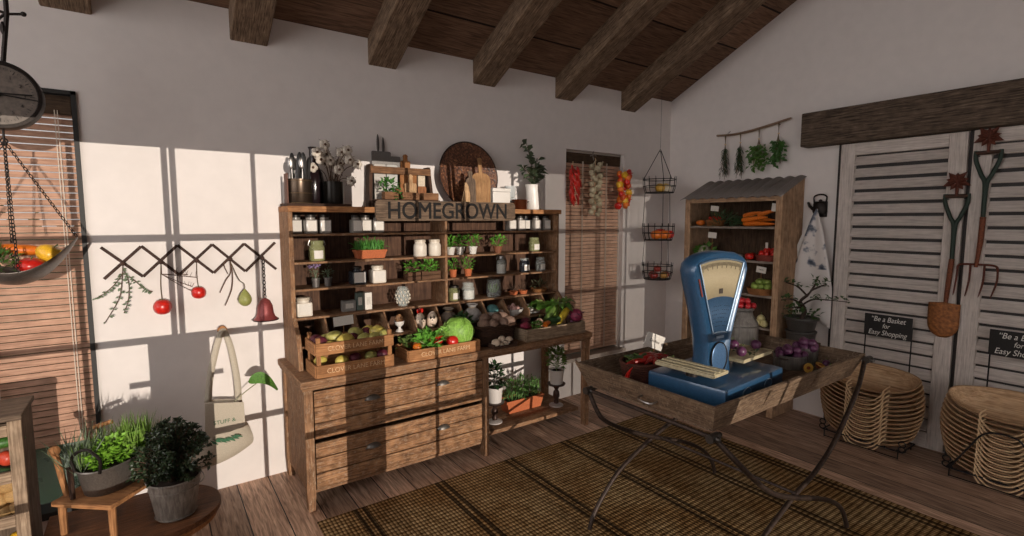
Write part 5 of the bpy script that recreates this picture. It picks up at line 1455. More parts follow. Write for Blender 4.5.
def bulb_mb(k):
    m = MB(); m.blob((0, 0, 0), (.033, .033, .032), lobes=7, depth=.07, taper=.28, n=21, m=9); m.tube([(0, 0, .025), (.01, 0, .06), (.006, .01, .085)], [.009, .006, .004], 6); return m
sp = []
for k in range(24):
    a = k*2.4; z = -.06-.50*k/24
    sp.append(((.055*math.cos(a), .02*math.sin(a)-.012, z), (.5*math.sin(a)-.2, .9*math.cos(a), a), rr.uniform(.75, 1.05)*(1 if k < 18 else .85)))
strung('garlic_braid', 'pale braid of garlic bulbs over the middle of the narrow blind', 'garlic', (3.555, B-.085, 2.345), .55, bulb_mb, sp, [plain('garlic_pale', '#b9ad90', .7, var=.2), plain('garlic_tan', '#a3977c', .75, var=.25)], 'garlic_bulb')
m = MB(); m.tube([(0, .0, 0), (0, -.03, .012), (0, -.03, -.02)], .004, 6); m.blob((0, -.03, .015), .01, n=8, m=6)
for k in range(4): m.leaf((0, -.03, 0), (math.cos(k*1.57), -.2, math.sin(k*1.57)), .05, .02)
tag(m.build('blind_hook', plain('hook_grey', '#8c847c', .5, .5), None, (3.555, B-.02, 2.37)), 'small grey ornamental hook above the garlic braid', 'hook')
def pep_mb(k):
    m = MB(); m.blob((0, 0, 0), (.036, .036, .032), lobes=5, depth=.08, dimple=.3, n=20, m=8); m.tube([(0, 0, .022), (.003, 0, .04)], .004, 6); return m
sp = []
for k in range(26):
    a = k*2.2; z = -.05-.36*k/26
    sp.append(((.07*math.cos(a)+rr.uniform(-.015, .015), .03*math.sin(a)-.015, z+rr.uniform(-.015, .015)), (PI/2+rr.uniform(-.5, .5), rr.uniform(-.4, .4), rr.uniform(-.8, .8)), rr.uniform(.85, 1.1)))
strung('pepper_string', 'string of round red, orange and yellow peppers at the blind edge', 'peppers', (3.955, B-.085, 2.285), .42, pep_mb, sp, [red_m(), orange_m(), yellow_m(), plain('deep_orange', '#c9501c', .35)], 'pepper')

# ------------------------------------------------------------------ three-tier wire basket in the corner
bx_, by_ = 4.30, 3.44
t = thing('tiered_wire_basket', 'three tiered black wire fruit basket hanging in the room corner', 'basket', (bx_, by_, 1.10))
wire = plain('black_wire', '#1f1c1b', .5, .5)
TZ = ((1.14, 1.28, .155), (1.545, 1.685, .16), (2.03, 2.16, .165))
for z0, z1, r in TZ:
    m = MB(); a0, a1 = z0-1.10, z1-1.10
    for z, q in ((a0, r*.86), (a0+(a1-a0)*.5, r*.98), (a1, r)): m.tube([(q*math.cos(a*2*PI/28), q*math.sin(a*2*PI/28), z) for a in range(28)], .0042, 6, closed=True)
    for k in range(14):
        a = k*2*PI/14; m.tube([(r*.86*math.cos(a), r*.86*math.sin(a), a0), (r*.98*math.cos(a), r*.98*math.sin(a), (a0+a1)/2), (r*math.cos(a), r*math.sin(a), a1+.03)], .003, 5)
    m.lathe([(0, a0), (r*.86, a0), (r*.86, a0-.006), (0, a0-.006)], n=24)
    m.build('basket_tier', wire, t)
m = MB()
for k in range(3):
    a = .4+k*2*PI/3
    for (za, ra), (zb, rb) in zip(((TZ[0][1]-1.1, .155), (TZ[1][1]-1.1, .16)), ((TZ[1][0]-1.1, .14), (TZ[2][0]-1.1, .145))):
        m.tube([(ra*math.cos(a), ra*math.sin(a), za), (rb*math.cos(a), rb*math.sin(a), zb)], .003, 5)
    m.tube([(.165*math.cos(a), .165*math.sin(a), TZ[2][1]-1.1), (.01*math.cos(a), .01*math.sin(a), 1.35)], .004, 6)
m.build('hanging_rods', wire, t)
m = MB(); m.tube([(0, 0, 1.35), (0, 0, 2.07)], .0014, 5); m.tube([(.012*math.cos(a), 0, 1.352+.012*math.sin(a)) for a in [i*2*PI/12 for i in range(12)]], .003, 5, closed=True); m.build('hanging_line', wire, t)
gf = 'fruit in the tiered wire basket'
pine_c = plain('melon_skin', '#c79a3f', .5, var=.25)
fruit('melon', 'yellow melon in the top tier, nearer the window', 'melon', (4.26, 3.40, 2.075), (.05, .05, .045), pine_c, group=gf)
fruit('melon', 'yellow melon in the top tier, nearer the cabinet', 'melon', (4.37, 3.42, 2.078), (.062, .05, .048), plain('melon_pale', '#c9ad62', .5, var=.2), group=gf)
fruit('onion', 'white onion between two melons in the top tier', 'onion', (4.315, 3.355, 2.068), (.036, .036, .038), plain('onion_white', '#d0c3ad', .5), group=gf, taper=.15)
for k, (x, y, mt, lb) in enumerate([(4.22, 3.40, orange_m(), 'orange pumpkin in the middle tier, nearest the window'), (4.285, 3.35, orange_m(), 'orange pumpkin in the middle tier front'), (4.375, 3.37, red_m(), 'red squash in the middle tier front'), (4.37, 3.47, red_m(), 'red squash in the middle tier back')]):
    fruit('squash', lb, 'squash', (x, y, 1.60+(.015 if k == 3 else 0)), (.056, .056, .052), mt, group=gf, lobes=8, depth=.05, dimple=.2, stem=.02, n=24)
red_ap = plain('apple_red', '#8f2f26', .3, var=.3, scale=10)
for k, (x, y, z, mt, lb) in enumerate([(4.21, 3.41, 1.182, red_ap, 'red apple at the window side of the lowest tier'), (4.29, 3.35, 1.184, plain('apple_mixed', '#b98a48', .35, var=.3), 'yellow red apple at the front of the lowest tier'), (4.38, 3.40, 1.182, red_ap, 'red apple at the cabinet side of the lowest tier'), (4.29, 3.43, 1.245, red_ap, 'red apple topmost of the lowest tier'), (4.30, 3.50, 1.182, red_ap, 'red apple at the back of the lowest tier')]):
    fruit('apple', lb, 'apple', (x, y, z), (.042, .042, .039), mt, group=gf, dimple=.2, stem=.014)

# ------------------------------------------------------------------ produce cabinet on the right wall
CX0, CY0, CY1 = 4.40, 2.235, 3.19
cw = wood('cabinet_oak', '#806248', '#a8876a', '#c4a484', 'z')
t = thing('produce_cabinet', 'tall open wooden produce cabinet with a corrugated metal roof', 'cabinet', (4.61, 2.71, 0))
O2 = off(t)
def cp(mb, name, mat, **k): return mb.build(name, mat, t, O2, **k)
Pz = lambda y: Matrix.Translation((0, y, 0))
for y in (CY0, CY1-.025):
    m = MB(); m.prism([(CX0+.02, 0), (4.785, 0), (4.785, 2.13), (CX0+.02, 1.965)], .025, Pz(y)); cp(m, 'side_panel', cw, bev=.002)
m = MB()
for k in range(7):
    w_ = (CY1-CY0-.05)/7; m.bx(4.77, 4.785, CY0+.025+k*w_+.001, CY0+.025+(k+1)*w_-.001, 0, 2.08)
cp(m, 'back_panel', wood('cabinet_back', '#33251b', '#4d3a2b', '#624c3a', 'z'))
for y0, y1 in ((CY0-.004, CY0+.05), (CY1-.05, CY1+.004)):
    m = MB(); m.bx(CX0, CX0+.02, y0, y1, 0, 1.955); cp(m, 'stile', cw, bev=.002)
m = MB(); m.bx(CX0, CX0+.02, CY0+.05, CY1-.05, 1.915, 1.955); cp(m, 'top_rail', wood('cabinet_oak', '#806248', '#a8876a', '#c4a484', 'y'), bev=.002)
CS = (1.69, 1.385, 1.08, .79, .45)
for z in CS:
    m = MB(); m.bx(CX0+.02, 4.77, CY0+.025, CY1-.025, z-.02, z); cp(m, 'shelf', wood('cabinet_shelf', '#6d6056', '#8f8176', '#aa9c90', 'y'), bev=.002)
m = MB()
n = 44; ya, yb = CY0-.012, CY1+.035
va, vb = [], []
for i in range(n*3+1):
    y = ya+(yb-ya)*i/(n*3); q = .016*abs(math.sin(PI*i/(n*3)*10))
    va.append(m.bm.verts.new((CX0-.045, y, 1.945+q))); vb.append(m.bm.verts.new((4.787, y, 2.135+q)))
for i in range(n*3): m.bm.faces.new((va[i], va[i+1], vb[i+1], vb[i]))
o = cp(m, 'metal_roof', plain('roof_metal', '#857d78', .55, .3, var=.2), smooth=70)
md = o.modifiers.new('Solidify', 'SOLIDIFY'); md.thickness = .004
# top shelf: carrots, squash, a small basket
zs = CS[0]
m0 = None
for k, (y0, y1, x, dz, lb) in enumerate([(2.62, 2.30, 4.50, .0, 'long orange carrot lying lowest along the top cabinet shelf'), (2.62, 2.38, 4.47, .032, 'orange carrot crossing the bunch at the shelf front'), (2.60, 2.36, 4.54, .035, 'orange carrot at the back of the bunch'), (2.64, 2.47, 4.52, .07, 'orange carrot resting high on the bunch'), (2.52, 2.36, 4.55, .075, 'pale orange carrot uppermost at the bunch end'), (2.60, 2.40, 4.58, .0, 'orange carrot lying behind the bunch')]):
    m = MB(); L = y0-y1
    m.tube(spline([(0, 0, 0), (0, -L*.5, .004), (.01, -L, 0)], 6), [.02, .0225, .023, .0225, .022, .021, .019, .017, .015, .013, .010, .006, .003], 9)
    o = tag(m.build('carrot', orange_m(), None, (x, y0, zs+.024+dz), ((0, -.12, 0, -.22, -.3, 0)[k], 0, (k-2)*.09)), lb, 'carrot', 'carrots on the top cabinet shelf')
    m = MB(); m.blades(9, (-.008, .008), (0, .0), 0, .20, .007, k+4, .35); b = m.build('leafy_top', leaf_d(), o, (0, 0, 0), (-PI/2-.0, 0, 0), smooth=0)
leafy('carrot_greens', 'dark feathery carrot tops hanging over the top cabinet shelf', 'carrot tops', (4.44, 2.80, zs+.06), 150, (.06, .13, .085), .06, .012, plain('carrot_top', '#33492a', .6, var=.5), 71)
fruit('squash', 'small orange pumpkin at the window end of the top cabinet shelf', 'squash', (4.47, 3.06, zs+.032), (.042, .042, .033), orange_m(), lobes=8, depth=.05, dimple=.2, stem=.02, n=24)
def small_basket(label, loc, r, h, mat, seed):
    t = thing('produce_basket', label, 'basket', loc)
    m = MB()
    for k in range(5): m.tube([(r*(.86+.035*k)*math.cos(a*2*PI/22), r*(.86+.035*k)*math.sin(a*2*PI/22), .006+h*k/5) for a in range(22)], h*.11, 5, closed=True)
    m.build('weave', mat, t); m = MB(); m.lathe([(0, .001), (r*.86, .001), (r*.86, .006), (0, .006)], n=20); m.build('base', mat, t)
    return t
wk = wood('wicker', '#6d4527', '#93623a', '#b27f4e', 'x', grain=60)
small_basket('small brown basket of tomatoes beside the orange pumpkin', (4.52, 2.93, zs+.0005), .085, .06, wk, 1)
for k in range(5):
    a = k*2*PI/5; fruit('tomato', ['nearest the front', 'towards the pumpkin', 'at the back', 'topmost at the rear', 'towards the carrots'][k].join(['small red tomato ', ' of the top shelf basket']), 'tomato', (4.52+.042*math.cos(a+PI), 2.93+.042*math.sin(a+PI), zs+.075), (.027, .027, .024), red_m(), group='tomatoes in the top shelf basket', dimple=.2)
price_card('white price card standing on the basket of tomatoes', (4.50, 2.93, zs+.005), .085, .05, -PI/2, .1, .14)
price_card('white price card at the open corner of the top cabinet shelf', (4.46, 2.30, zs+.0005), .10, .07, -PI/2, .1, .13)
# second shelf
zs = CS[1]
t = thing('cauliflower', 'pale cauliflower in green leaves on the second cabinet shelf', 'cauliflower', (4.52, 3.04, zs+.062))
m = MB(); m.blob((0, 0, 0), (.06, .06, .05), n=16, m=9, jit=.07, seed=2); m.build('curd', plain('curd', '#a9a68f', .8, var=.2), t, smooth=80)
m = MB(); m.foliage(40, (0, 0, -.01), (.075, .075, .04), .07, .045, 4, inner=.7); m.build('outer_leaves', leaf_m(), t, smooth=0)
price_card('white price card on a tall stick beside the cauliflower', (4.46, 2.92, zs+.0005), .09, .055, -PI/2, .08, .19)
for k in range(4): fruit('mushroom', ['grey mushroom cap nearest the cauliflower', 'grey mushroom cap second along the shelf', 'grey mushroom cap under the price card', 'grey mushroom cap nearest the tomatoes'][k], 'mushroom', (4.46, 2.86-.075*k, zs+.026), (.036, .036, .026), plain('grey_cap', '#7d736b', .7), group='grey mushrooms on the second shelf', taper=-.2)
for k, (y, x) in enumerate([(2.53, 4.46), (2.56, 4.54)]): fruit('tomato', ['red tomato alone at the front before the strawberry basket', 'red tomato standing behind the lone front one'][k], 'tomato', (x, y, zs+.034), (.042, .042, .036), red_m(), dimple=.25, stem=.012, lobes=6, depth=.04)
small_basket('shallow basket of red berries on the second cabinet shelf', (4.50, 2.38, zs+.0005), .105, .055, plain('red_basket', '#7c3226', .7, var=.3), 2)
for k in range(11):
    a = k*2.4; q = .025*math.sqrt(k)
    fruit('strawberry', 'red berry in the shallow basket on the second shelf', 'berry', (4.50+q*math.cos(a), 2.38+q*math.sin(a), zs+.068+.022*(k < 4)), (.024, .024, .027), red_m(), group='berries heaped in the shallow basket', taper=.25)
price_card('pale marker stick standing in the red berry basket', (4.47, 2.385, zs+.06), .022, .05, -PI/2, 0, .055)
# third shelf
zs = CS[2]
small_basket('brown basket of green apples on the third cabinet shelf', (4.50, 2.42, zs+.0005), .13, .06, wk, 3)
lime = plain('apple_green', '#8aa04a', .35, var=.25)
for k in range(12):
    a = k*2.4; q = .027*math.sqrt(k+.3)
    fruit('apple', 'green apple heaped in the basket on the third shelf', 'apple', (4.50+q*math.cos(a), 2.42+q*math.sin(a), zs+.075+.036*(k < 4)), (.034, .034, .031), lime, group='green apples in the cabinet basket', dimple=.15)
price_card('white price card above the green apples', (4.48, 2.43, zs+.10), .09, .055, -PI/2, .12, .095, 'FRESH')
# fourth shelf
zs = CS[3]
for k, (y, z) in enumerate([(2.43, 0), (2.37, 0), (2.40, .045)]): fruit('garlic_bulb', ['cream garlic bulb behind the milk churn, further in', 'cream garlic bulb nearest the cabinet stile', 'cream garlic bulb on top of two'][k], 'garlic', (4.46, y, zs+.033+z), (.034, .034, .033), plain('garlic_cream', '#d3c88f', .6), lobes=7, depth=.06, taper=.2, stem=.02, n=21)

# ------------------------------------------------------------------ herb bundles on a branch
t = thing('drying_branch', 'thin bare branch mounted on the wall for drying herbs', 'branch', (W-.045, 2.727, 2.60), -PI/2)
m = MB(); m.tube(spline([(-.37, 0, .0), (-.2, 0, -.012), (0, 0, .0), (.2, 0, .03), (.365, 0, .06)], 6), [.009, .010, .010, .011, .011, .011, .011, .011, .011, .011, .012, .012, .012, .012, .012, .012, .012, .012, .011, .011, .011, .011, .01, .009, .007], 8); m.build('stick', plain('branch_brown', '#7d6450', .85, var=.3), t)
m = MB()
for x in (-.25, .25): m.tube([(x, 0, .005), (x, .045, .03)], .003, 5)
m.build('nails', iron(), t)
for y, z1, kind, lb in ((2.99, .46, 0, 'narrow dark rosemary bundle hanging first on the branch'), (2.83, .46, 1, 'narrow grey green bundle hanging second on the branch'), (2.645, .40, 2, 'broad bright bushy bundle hanging third on the branch'), (2.462, .44, 3, 'long bright leafy bundle hanging at the raised branch end')):
    t = thing('herb_bundle', lb, 'herbs', (W-.06, y, 2.60 + (.03 if kind > 2 else 0.004 if kind == 2 else -.008)), -PI/2)
    m = MB(); rr = random.Random(kind); ms = MB()
    for k in range(9):
        e = Vector((rr.uniform(-.05, .05), rr.uniform(-.025, .015), -z1*rr.uniform(.75, 1)))
        ms.tube([(rr.uniform(-.008, .008), 0, -.0), (0, 0, -.09), e], .002, 4)
        N_ = 14
        for q in range(N_):
            f = (.30 if kind < 2 else .42)+(1-.42)*q/N_; p = Vector((0, 0, -.09)).lerp(e, (f-.2)/.8)
            if kind < 2: m.leaf(p, (rr.uniform(-1, 1), rr.uniform(-.7, .3), -.9), .055, .011)
            else: m.leaf(p+Vector((rr.uniform(-.06, .06)*(1.0 if kind == 2 else .8), rr.uniform(-.02, .01), 0)), (rr.uniform(-1, 1), rr.uniform(-.8, .2), rr.uniform(-1, .2)), .048, .026, up=Vector((rr.uniform(-.5, .5), -1, .5)))
    m.build('leaves', [plain('herb_dark', '#2c3b24', .6, var=.4), plain('herb_grey', '#34482a', .6, var=.4), plain('herb_bright', '#456a22', .5, var=.4), plain('herb_mint', '#3c6428', .5, var=.4)][kind], t, smooth=0)
    ms.build('stems', plain('herb_stem', '#6c5a44', .8), t)
    m = MB(); m.tube([(0, 0, -.09)]*1+[(0, 0, -.10)], .009, 8); m.build('string_tie', rope_m(), t)

# ------------------------------------------------------------------ kettle shaped hook with a tea towel
t = thing('kettle_hook', 'dark iron kettle shaped wall hook beside the produce cabinet', 'hook', (W-.005, 2.085, 1.86), -PI/2)
m = MB(); m.bx(-.05, .05, -.012, 0, -.085, .05, bev=.003); m.lathe([(0, -.06), (.05, -.06), (.06, -.04), (.055, .03), (.04, .045), (.012, .05), (.014, .062), (0, .07)], c=(0, -.035, 0), n=22)
for v in m.bm.verts:
    if v.co.y < -.013: v.co.y = -.013+(v.co.y+.013)*.6
m.tube([(-.05, -.03, -.02), (-.085, -.03, .01), (-.10, -.03, .045)], [.016, .012, .01], 8)
m.build('kettle_body', iron(), t, smooth=50)
m = MB(); m.tube(spline([(-.045, -.03, .03), (-.05, -.03, .09), (0, -.03, .11), (.05, -.03, .09), (.045, -.03, .03)], 5), .007, 7); m.build('handle', iron(), t)
m = MB(); m.tube(spline([(0, -.02, -.07), (0, -.06, -.08), (0, -.065, -.05)], 4), .005, 6); m.build('peg', iron(), t)
t = thing('tea_towel', 'white tea towel with grey blue pattern draped from the kettle hook', 'towel', (W-.082, 2.085, 1.845), -PI/2)
def towel(x0, x1, L, ph, yo):
    m = MB(); rows = []; N, K = 26, 16
    for i in range(N+1):
        f = i/N; w = .02+(1-.02)*min(1, (f*1.5)**.8); row = []
        for j in range(K+1):
            s = j/K; x = (x0+(x1-x0)*s)*w; 
            y = yo-.012*math.sin(PI*3*s+ph)*(.3+f) - .012
            row.append(m.bm.verts.new((x, y, -L*f*(1-.06*math.sin(PI*s)) )))
        rows.append(row)
    for a, b in zip(rows, rows[1:]):
        for j in range(K): m.bm.faces.new((a[j], a[j+1], b[j+1], b[j]))
    return m
def towel_mat():
    m_, nt, b = new_mat('towel_cloth')
    tc = nt.nodes.new('ShaderNodeTexCoord'); n = nt.nodes.new('ShaderNodeTexNoise'); n.inputs['Scale'].default_value = 9; n.inputs['Detail'].default_value = 5
    nt.links.new(tc.outputs['Object'], n.inputs['Vector'])
    r = ramp(nt, [(.50, '#d3ccc7'), (.58, '#6f747f'), (.66, '#3f4450')]); nt.links.new(n.outputs['Fac'], r.inputs[0])
    sep = nt.nodes.new('ShaderNodeSeparateXYZ'); nt.links.new(tc.outputs['Object'], sep.inputs[0])
    gt = nt.nodes.new('ShaderNodeMath'); gt.operation = 'GREATER_THAN'; gt.inputs[1].default_value = -.52; nt.links.new(sep.outputs[2], gt.inputs[0])
    nt.links.new(mixc(nt, gt.outputs[0], lin('#d3ccc7'), r.outputs[0]), b.inputs['Base Color']); b.inputs['Roughness'].default_value = .95; return m_
o = towel(-.20, .16, 1.02, 0, .0).build('front_fold', towel_mat(), t, smooth=80); o.modifiers.new('Solidify', 'SOLIDIFY').thickness = .004
o = towel(-.25, .0, .9, 1.5, .022).build('back_fold', plain('towel_white', '#d8d2cc', .95, var=.04), t, smooth=80); o.modifiers.new('Solidify', 'SOLIDIFY').thickness = .004
# ------------------------------------------------------------------ tray table
TX0, TX1, TY0, TY1 = 1.905, 3.435, 1.205, 2.075
ZB, ZR = .845, .955
t = thing('tray_table', 'long weathered wooden tray on a stand of crossed iron legs', 'table', ((TX0+TX1)/2, (TY0+TY1)/2, 0))
OT = off(t)
def tp(mb, name, mat, **k): return mb.build(name, mat, t, OT, **k)
twx = wood('tray_wood', '#453529', '#6b5644', '#8d765f', 'x', wear='#97836d')
twy = wood('tray_wood', '#453529', '#6b5644', '#8d765f', 'y', wear='#97836d')
m = MB()
for k in range(5):
    a = TY0+.06+k*(TY1-TY0-.12)/5; m.bx(TX0+.055, TX1-.07, a+.001, a+(TY1-TY0-.12)/5-.001, ZB-.018, ZB)
tp(m, 'base_board', twx)
IN = .06
def side(p0, p1, q0, q1, name, mt):
    """flared side: bottom edge p0-p1 at ZB, top edge q0-q1 at ZR, 14 mm thick."""
    m = MB(); d = (Vector(q0)-Vector(p0)); e = (Vector(p1)-Vector(p0)); nrm = e.cross(d).normalized()*.016
    lo = [m.bm.verts.new(Vector(v)) for v in (p0, p1, q1, q0)]; hi = [m.bm.verts.new(Vector(v)+nrm) for v in (p0, p1, q1, q0)]
    m.bm.faces.new(lo); m.bm.faces.new(hi[::-1]); m.skin(lo, hi)
    return tp(m, name, mt, bev=.002)
b = [(TX0+IN, TY0+IN*.75, ZB-.02), (TX1-IN*1.2, TY0+IN*.75, ZB-.02), (TX1-IN*1.2, TY1-IN*.75, ZB-.02), (TX0+IN, TY1-IN*.75, ZB-.02)]
q = [(TX0, TY0, ZR), (TX1, TY0, ZR), (TX1, TY1, ZR), (TX0, TY1, ZR)]
side(b[1], b[0], q[1], q[0], 'long_side', twx); side(b[3], b[2], q[3], q[2], 'long_side', twx)
side(b[0], b[3], q[0], q[3], 'end_board', twy); side(b[2], b[1], q[2], q[1], 'end_board', twy)
m = MB(); m.tube(spline([(TX0+.03, 1.62, .89), (TX0-.01, 1.61, .885), (TX0-.01, 1.54, .88), (TX0+.03, 1.53, .885)], 4), .005, 6); tp(m, 'grab_handle', steel())
for x in (2.36, 2.84):
    m = MB(); m.box((x, TY0+.022, (ZB+ZR)/2-.01), (.02, .006, ZR-ZB+.01), (.42, 0, 0)); tp(m, 'side_batten', twx)
ir = plain('stand_iron', '#3d3029', .5, .5, var=.5, scale=12)
def rod(P, name='leg'):
    m = MB(); m.tube(spline(P, 6), .0125, 8); o = tp(m, name, ir, smooth=60); return o
rod([(1.94, 1.235, .82), (2.0, 1.16, .72), (2.15, 1.14, .585), (2.28, 1.135, .495), (2.46, 1.135, .415), (2.69, 1.135, .335), (2.90, 1.135, .25), (3.04, 1.135, .16), (3.11, 1.135, .06), (3.125, 1.135, .024)])
rod([(3.41, 1.20, .93), (3.33, 1.18, .87), (3.22, 1.165, .77), (2.98, 1.16, .565), (2.77, 1.16, .45), (2.56, 1.16, .39), (2.42, 1.16, .337), (2.28, 1.16, .28), (2.10, 1.16, .17), (1.99, 1.16, .06), (1.97, 1.16, .024)])
rod([(1.935, 2.0, .82), (1.955, 1.95, .71), (2.0, 1.93, .645), (2.17, 1.93, .55), (2.43, 1.93, .44), (2.73, 1.93, .33), (2.93, 1.93, .222), (3.04, 1.93, .11), (3.075, 1.93, .024)])
rod([(3.36, 1.99, .82), (3.15, 1.955, .70), (2.93, 1.955, .595), (2.69, 1.955, .50), (2.45, 1.955, .43), (2.17, 1.955, .31), (2.035, 1.955, .2), (1.95, 1.955, .10), (1.92, 1.955, .024)])
m = MB(); m.tube([(2.3, 2.0, .812), (1.94, 2.0, .812), (1.94, 1.235, .812), (2.0, 1.235, .812)], .011, 7); tp(m, 'stand_rail', ir)
m = MB(); m.tube([(2.47, 1.94, .432), (2.55, 1.15, .395)], .008, 7); tp(m, 'stretcher', ir)
for x, y, z in ((1.94, 1.23, .812), (3.415, 1.185, .93), (1.94, 1.995, .812), (3.36, 1.995, .812)):
    m = MB(); m.tube([(x-.03, y, z), (x+.03, y, z)], .02, 12); m.blob((x, y-.02, z), (.014, .016, .014), n=10, m=7); tp(m, 'hinge_bolt', plain('bolt', '#4e4945', .4, .7))
ZT2 = ZB+.0005
# chili basket
t = thing('wicker_basket', 'dark reddish wicker basket full of chillies in the tray', 'basket', (2.241, 1.850, ZT2))
rw = wood('red_wicker', '#2e1711', '#4d2a20', '#68402f', 'x', grain=70)
m = MB(); rx, ry = .165, .115
for k in range(9):
    f = .86+.14*k/8
    m.tube([(rx*f*math.cos(a*2*PI/30), ry*f*math.sin(a*2*PI/30), .007+.0125*k) for a in range(30)], .0072, 6, closed=True)
m.build('weave', rw, t)
m = MB(); m.lathe([(0, .002), (.84, .002), (.84, .008), (0, .008)], n=24)
for v in m.bm.verts: v.co.x *= rx; v.co.y *= ry
m.build('base', rw, t)
m = MB(); m.tube([(rx*1.01*math.cos(a*2*PI/30), ry*1.01*math.sin(a*2*PI/30), .122) for a in range(30)], .01, 7, closed=True); m.build('rim', rw, t)
rr = random.Random(14)
gch = plain('chili_green', '#2f4a22', .35, var=.3)
def big_chili(mt, loc, rz, lb, tilt=0, s=.8, group='chillies heaped in the tray basket'):
    m = MB(); m.tube(spline([(-.055, 0, 0), (-.02, .006, .006), (.03, .004, .004), (.075, -.01, -.004)], 4), [v*s for v in (.012, .017, .019, .02, .02, .0195, .018, .016, .014, .011, .008, .005, .002)], 9)
    o = tag(m.build('chili', mt, None, loc, (0, tilt, rz), smooth=70), lb, 'chili', group)
    m = MB(); m.tube([(-.053, 0, 0), (-.07, 0, .008), (-.085, .004, .014)], [.008, .004, .003], 6); m.build('stem', stem_m(), o)
    return o
for k in range(20):
    q = .95*math.sqrt((k+.5)/20); a = k*2.4
    red = k % 5 in (0, 2, 3)
    big_chili(plain('chili_deep', '#8e1c15', .35, var=.3) if red else gch, (2.241+rx*.72*q*math.cos(a), 1.850+ry*.68*q*math.sin(a), ZT2+.122+.02*(1-q)), rr.uniform(-.7, .7)+PI*(k % 2), 'red chilli heaped in the tray basket' if red else 'dark green chilli heaped in the tray basket', rr.uniform(-.15, .15), group='red chillies in the tray basket' if red else 'green chillies in the tray basket')
big_chili(red_m(), (2.020, 1.789, ZT2+.06), .4, 'red chilli leaning up outside the basket in the tray corner', -1.0, group='loose chillies')
big_chili(gch, (2.015, 1.706, ZT2+.018), .9, 'green chilli lying on the tray before the basket', 0, group='loose chillies')
big_chili(gch, (1.999, 1.902, ZT2+.018), 1.3, 'green chilli lying behind the loose red one', 0, group='loose chillies')
price_card('white hand lettered price card on a stick behind the chillies', (2.395, 1.922, ZT2), .135, .085, -.25, .38, .15, 'Chillies')
# the blue scale
SXc, SYc = 2.365, 1.49
blue = plain('scale_blue', '#2c5070', .28, .1, var=.12, scale=20, Coat_Weight=.4)
t = thing('shop_scale', 'large blue enamel shop scale with fan shaped dial in the tray', 'scale', (SXc, SYc, .8705), math.radians(4))
m = MB(); m.bx(-.30, .30, -.205, .215, -.013, .112, bev=.016); m.build('base_box', blue, t)
chrome_b = plain('worn_edge', '#8ea3b8', .35, .7)
m = MB()
m.tube([(-.29, -.199, .106), (.29, -.199, .106), (.294, .205, .106), (-.29, .205, .106)], .0032, 6, closed=True); m.build('edge_trim', chrome_b, t)
for x in (-.26, .26):
    for y in (-.17, .18):
        m = MB(); m.cyl((x, y, -.0248), (x, y, -.011), .018, .022, 12); m.build('foot', iron(), t)
m = MB()
for x in (.12, -.1):
    m.tube([(x+.04*math.cos(a), -.2065, .06+.025*math.sin(a)) for a in [i*2*PI/20 for i in range(20)]], .002, 5, closed=True)
m.build('emblem', chrome_b, t)
HX = -.085                                  # the column stands left of the middle
HK = dict(loc=(HX, 0, 0), rot=(0, 0, -.22))
hx = 0
def outline(s):
    """right half of the head's front outline, bottom to top, then mirrored."""
    half = [(.082, .11), (.076, .20), (.085, .29), (.105, .37), (.145, .50), (.172, .585), (.183, .635), (.175, .672), (.145, .70), (.08, .722), (0, .729)]
    h = [(x*s, z) for x, z in half]
    return h + [(-x, z) for x, z in reversed(h[:-1])]
def inset(poly, d):
    c = Vector((sum(p[0] for p in poly)/len(poly), sum(p[1] for p in poly)/len(poly)))
    out = []
    n = len(poly)
    for i in range(n):
        a, b, c_ = Vector(poly[i-1]), Vector(poly[i]), Vector(poly[(i+1) % n])
        e = (c_-a); nn = Vector((-e.y, e.x)).normalized()
        out.append(tuple(b+nn*d))
    return out
pl = outline(1)
m = MB(); rows = []
for y, d in ((-.052, .018), (-.060, .008), (-.052, .0), (.02, .0), (.042, .006), (.055, .03)):
    q_ = inset(pl, d); rows.append([m.bm.verts.new((hx+x, y, z)) for x, z in q_])
for a, b_ in zip(rows, rows[1:]): m.skin(a, b_)
m.bm.faces.new(rows[0]); m.bm.faces.new(rows[-1][::-1])
m.build('column', blue, t, smooth=50, **HK)
def fan(r0, r1, half_, zc, y, name, mt, par=t, n=18):
    m = MB(); A = [m.bm.verts.new((hx+r0*math.sin(a), y, zc+r0*math.cos(a))) for a in [-half_+2*half_*i/n for i in range(n+1)]]
    B_ = [m.bm.verts.new((hx+r1*math.sin(a), y, zc+r1*math.cos(a))) for a in [-half_+2*half_*i/n for i in range(n+1)]]
    for i in range(n): m.bm.faces.new((A[i], A[i+1], B_[i+1], B_[i]))
    o = m.build(name, mt, par, **HK); md = o.modifiers.new('Solidify', 'SOLIDIFY'); md.thickness = .002; return o
zf = .16
dial = fan(.345, .525, .285, zf, -.0545, 'dial_face', plain('dial_cream', '#aa9c7e', .5, var=.06))
fan(.175, .342, .285, zf, -.0545, 'dial_panel', plain('panel_blue', '#3d5a78', .4, .2, var=.3, scale=40))
m = MB()
for k in range(33):
    a = -.26+.52*k/32; r1 = .515; r0 = .498 if k % 4 else .485
    m.box((hx+.5*(r0+r1)*math.sin(a), -.057, zf+.5*(r0+r1)*math.cos(a)), (.0016, .001, r1-r0), (0, a, 0))
m.bx(hx-.012, hx+.012, -.0575, -.0565, zf+.36, zf+.385)
m.build('scale_marks', plain('dial_black', '#3a3027', .6), dial)
m = MB()
for i in range(6):
    for j in range(9):
        r = .20+.02*i; a = -.2+.05*j
        if (i*7+j*3) % 5: m.box((hx+r*math.sin(a), -.057, zf+r*math.cos(a)), (.005, .001, .0035), (0, a, 0))
m.build('price_table', plain('panel_print', '#1f3044', .6), t, **HK)
m = MB()
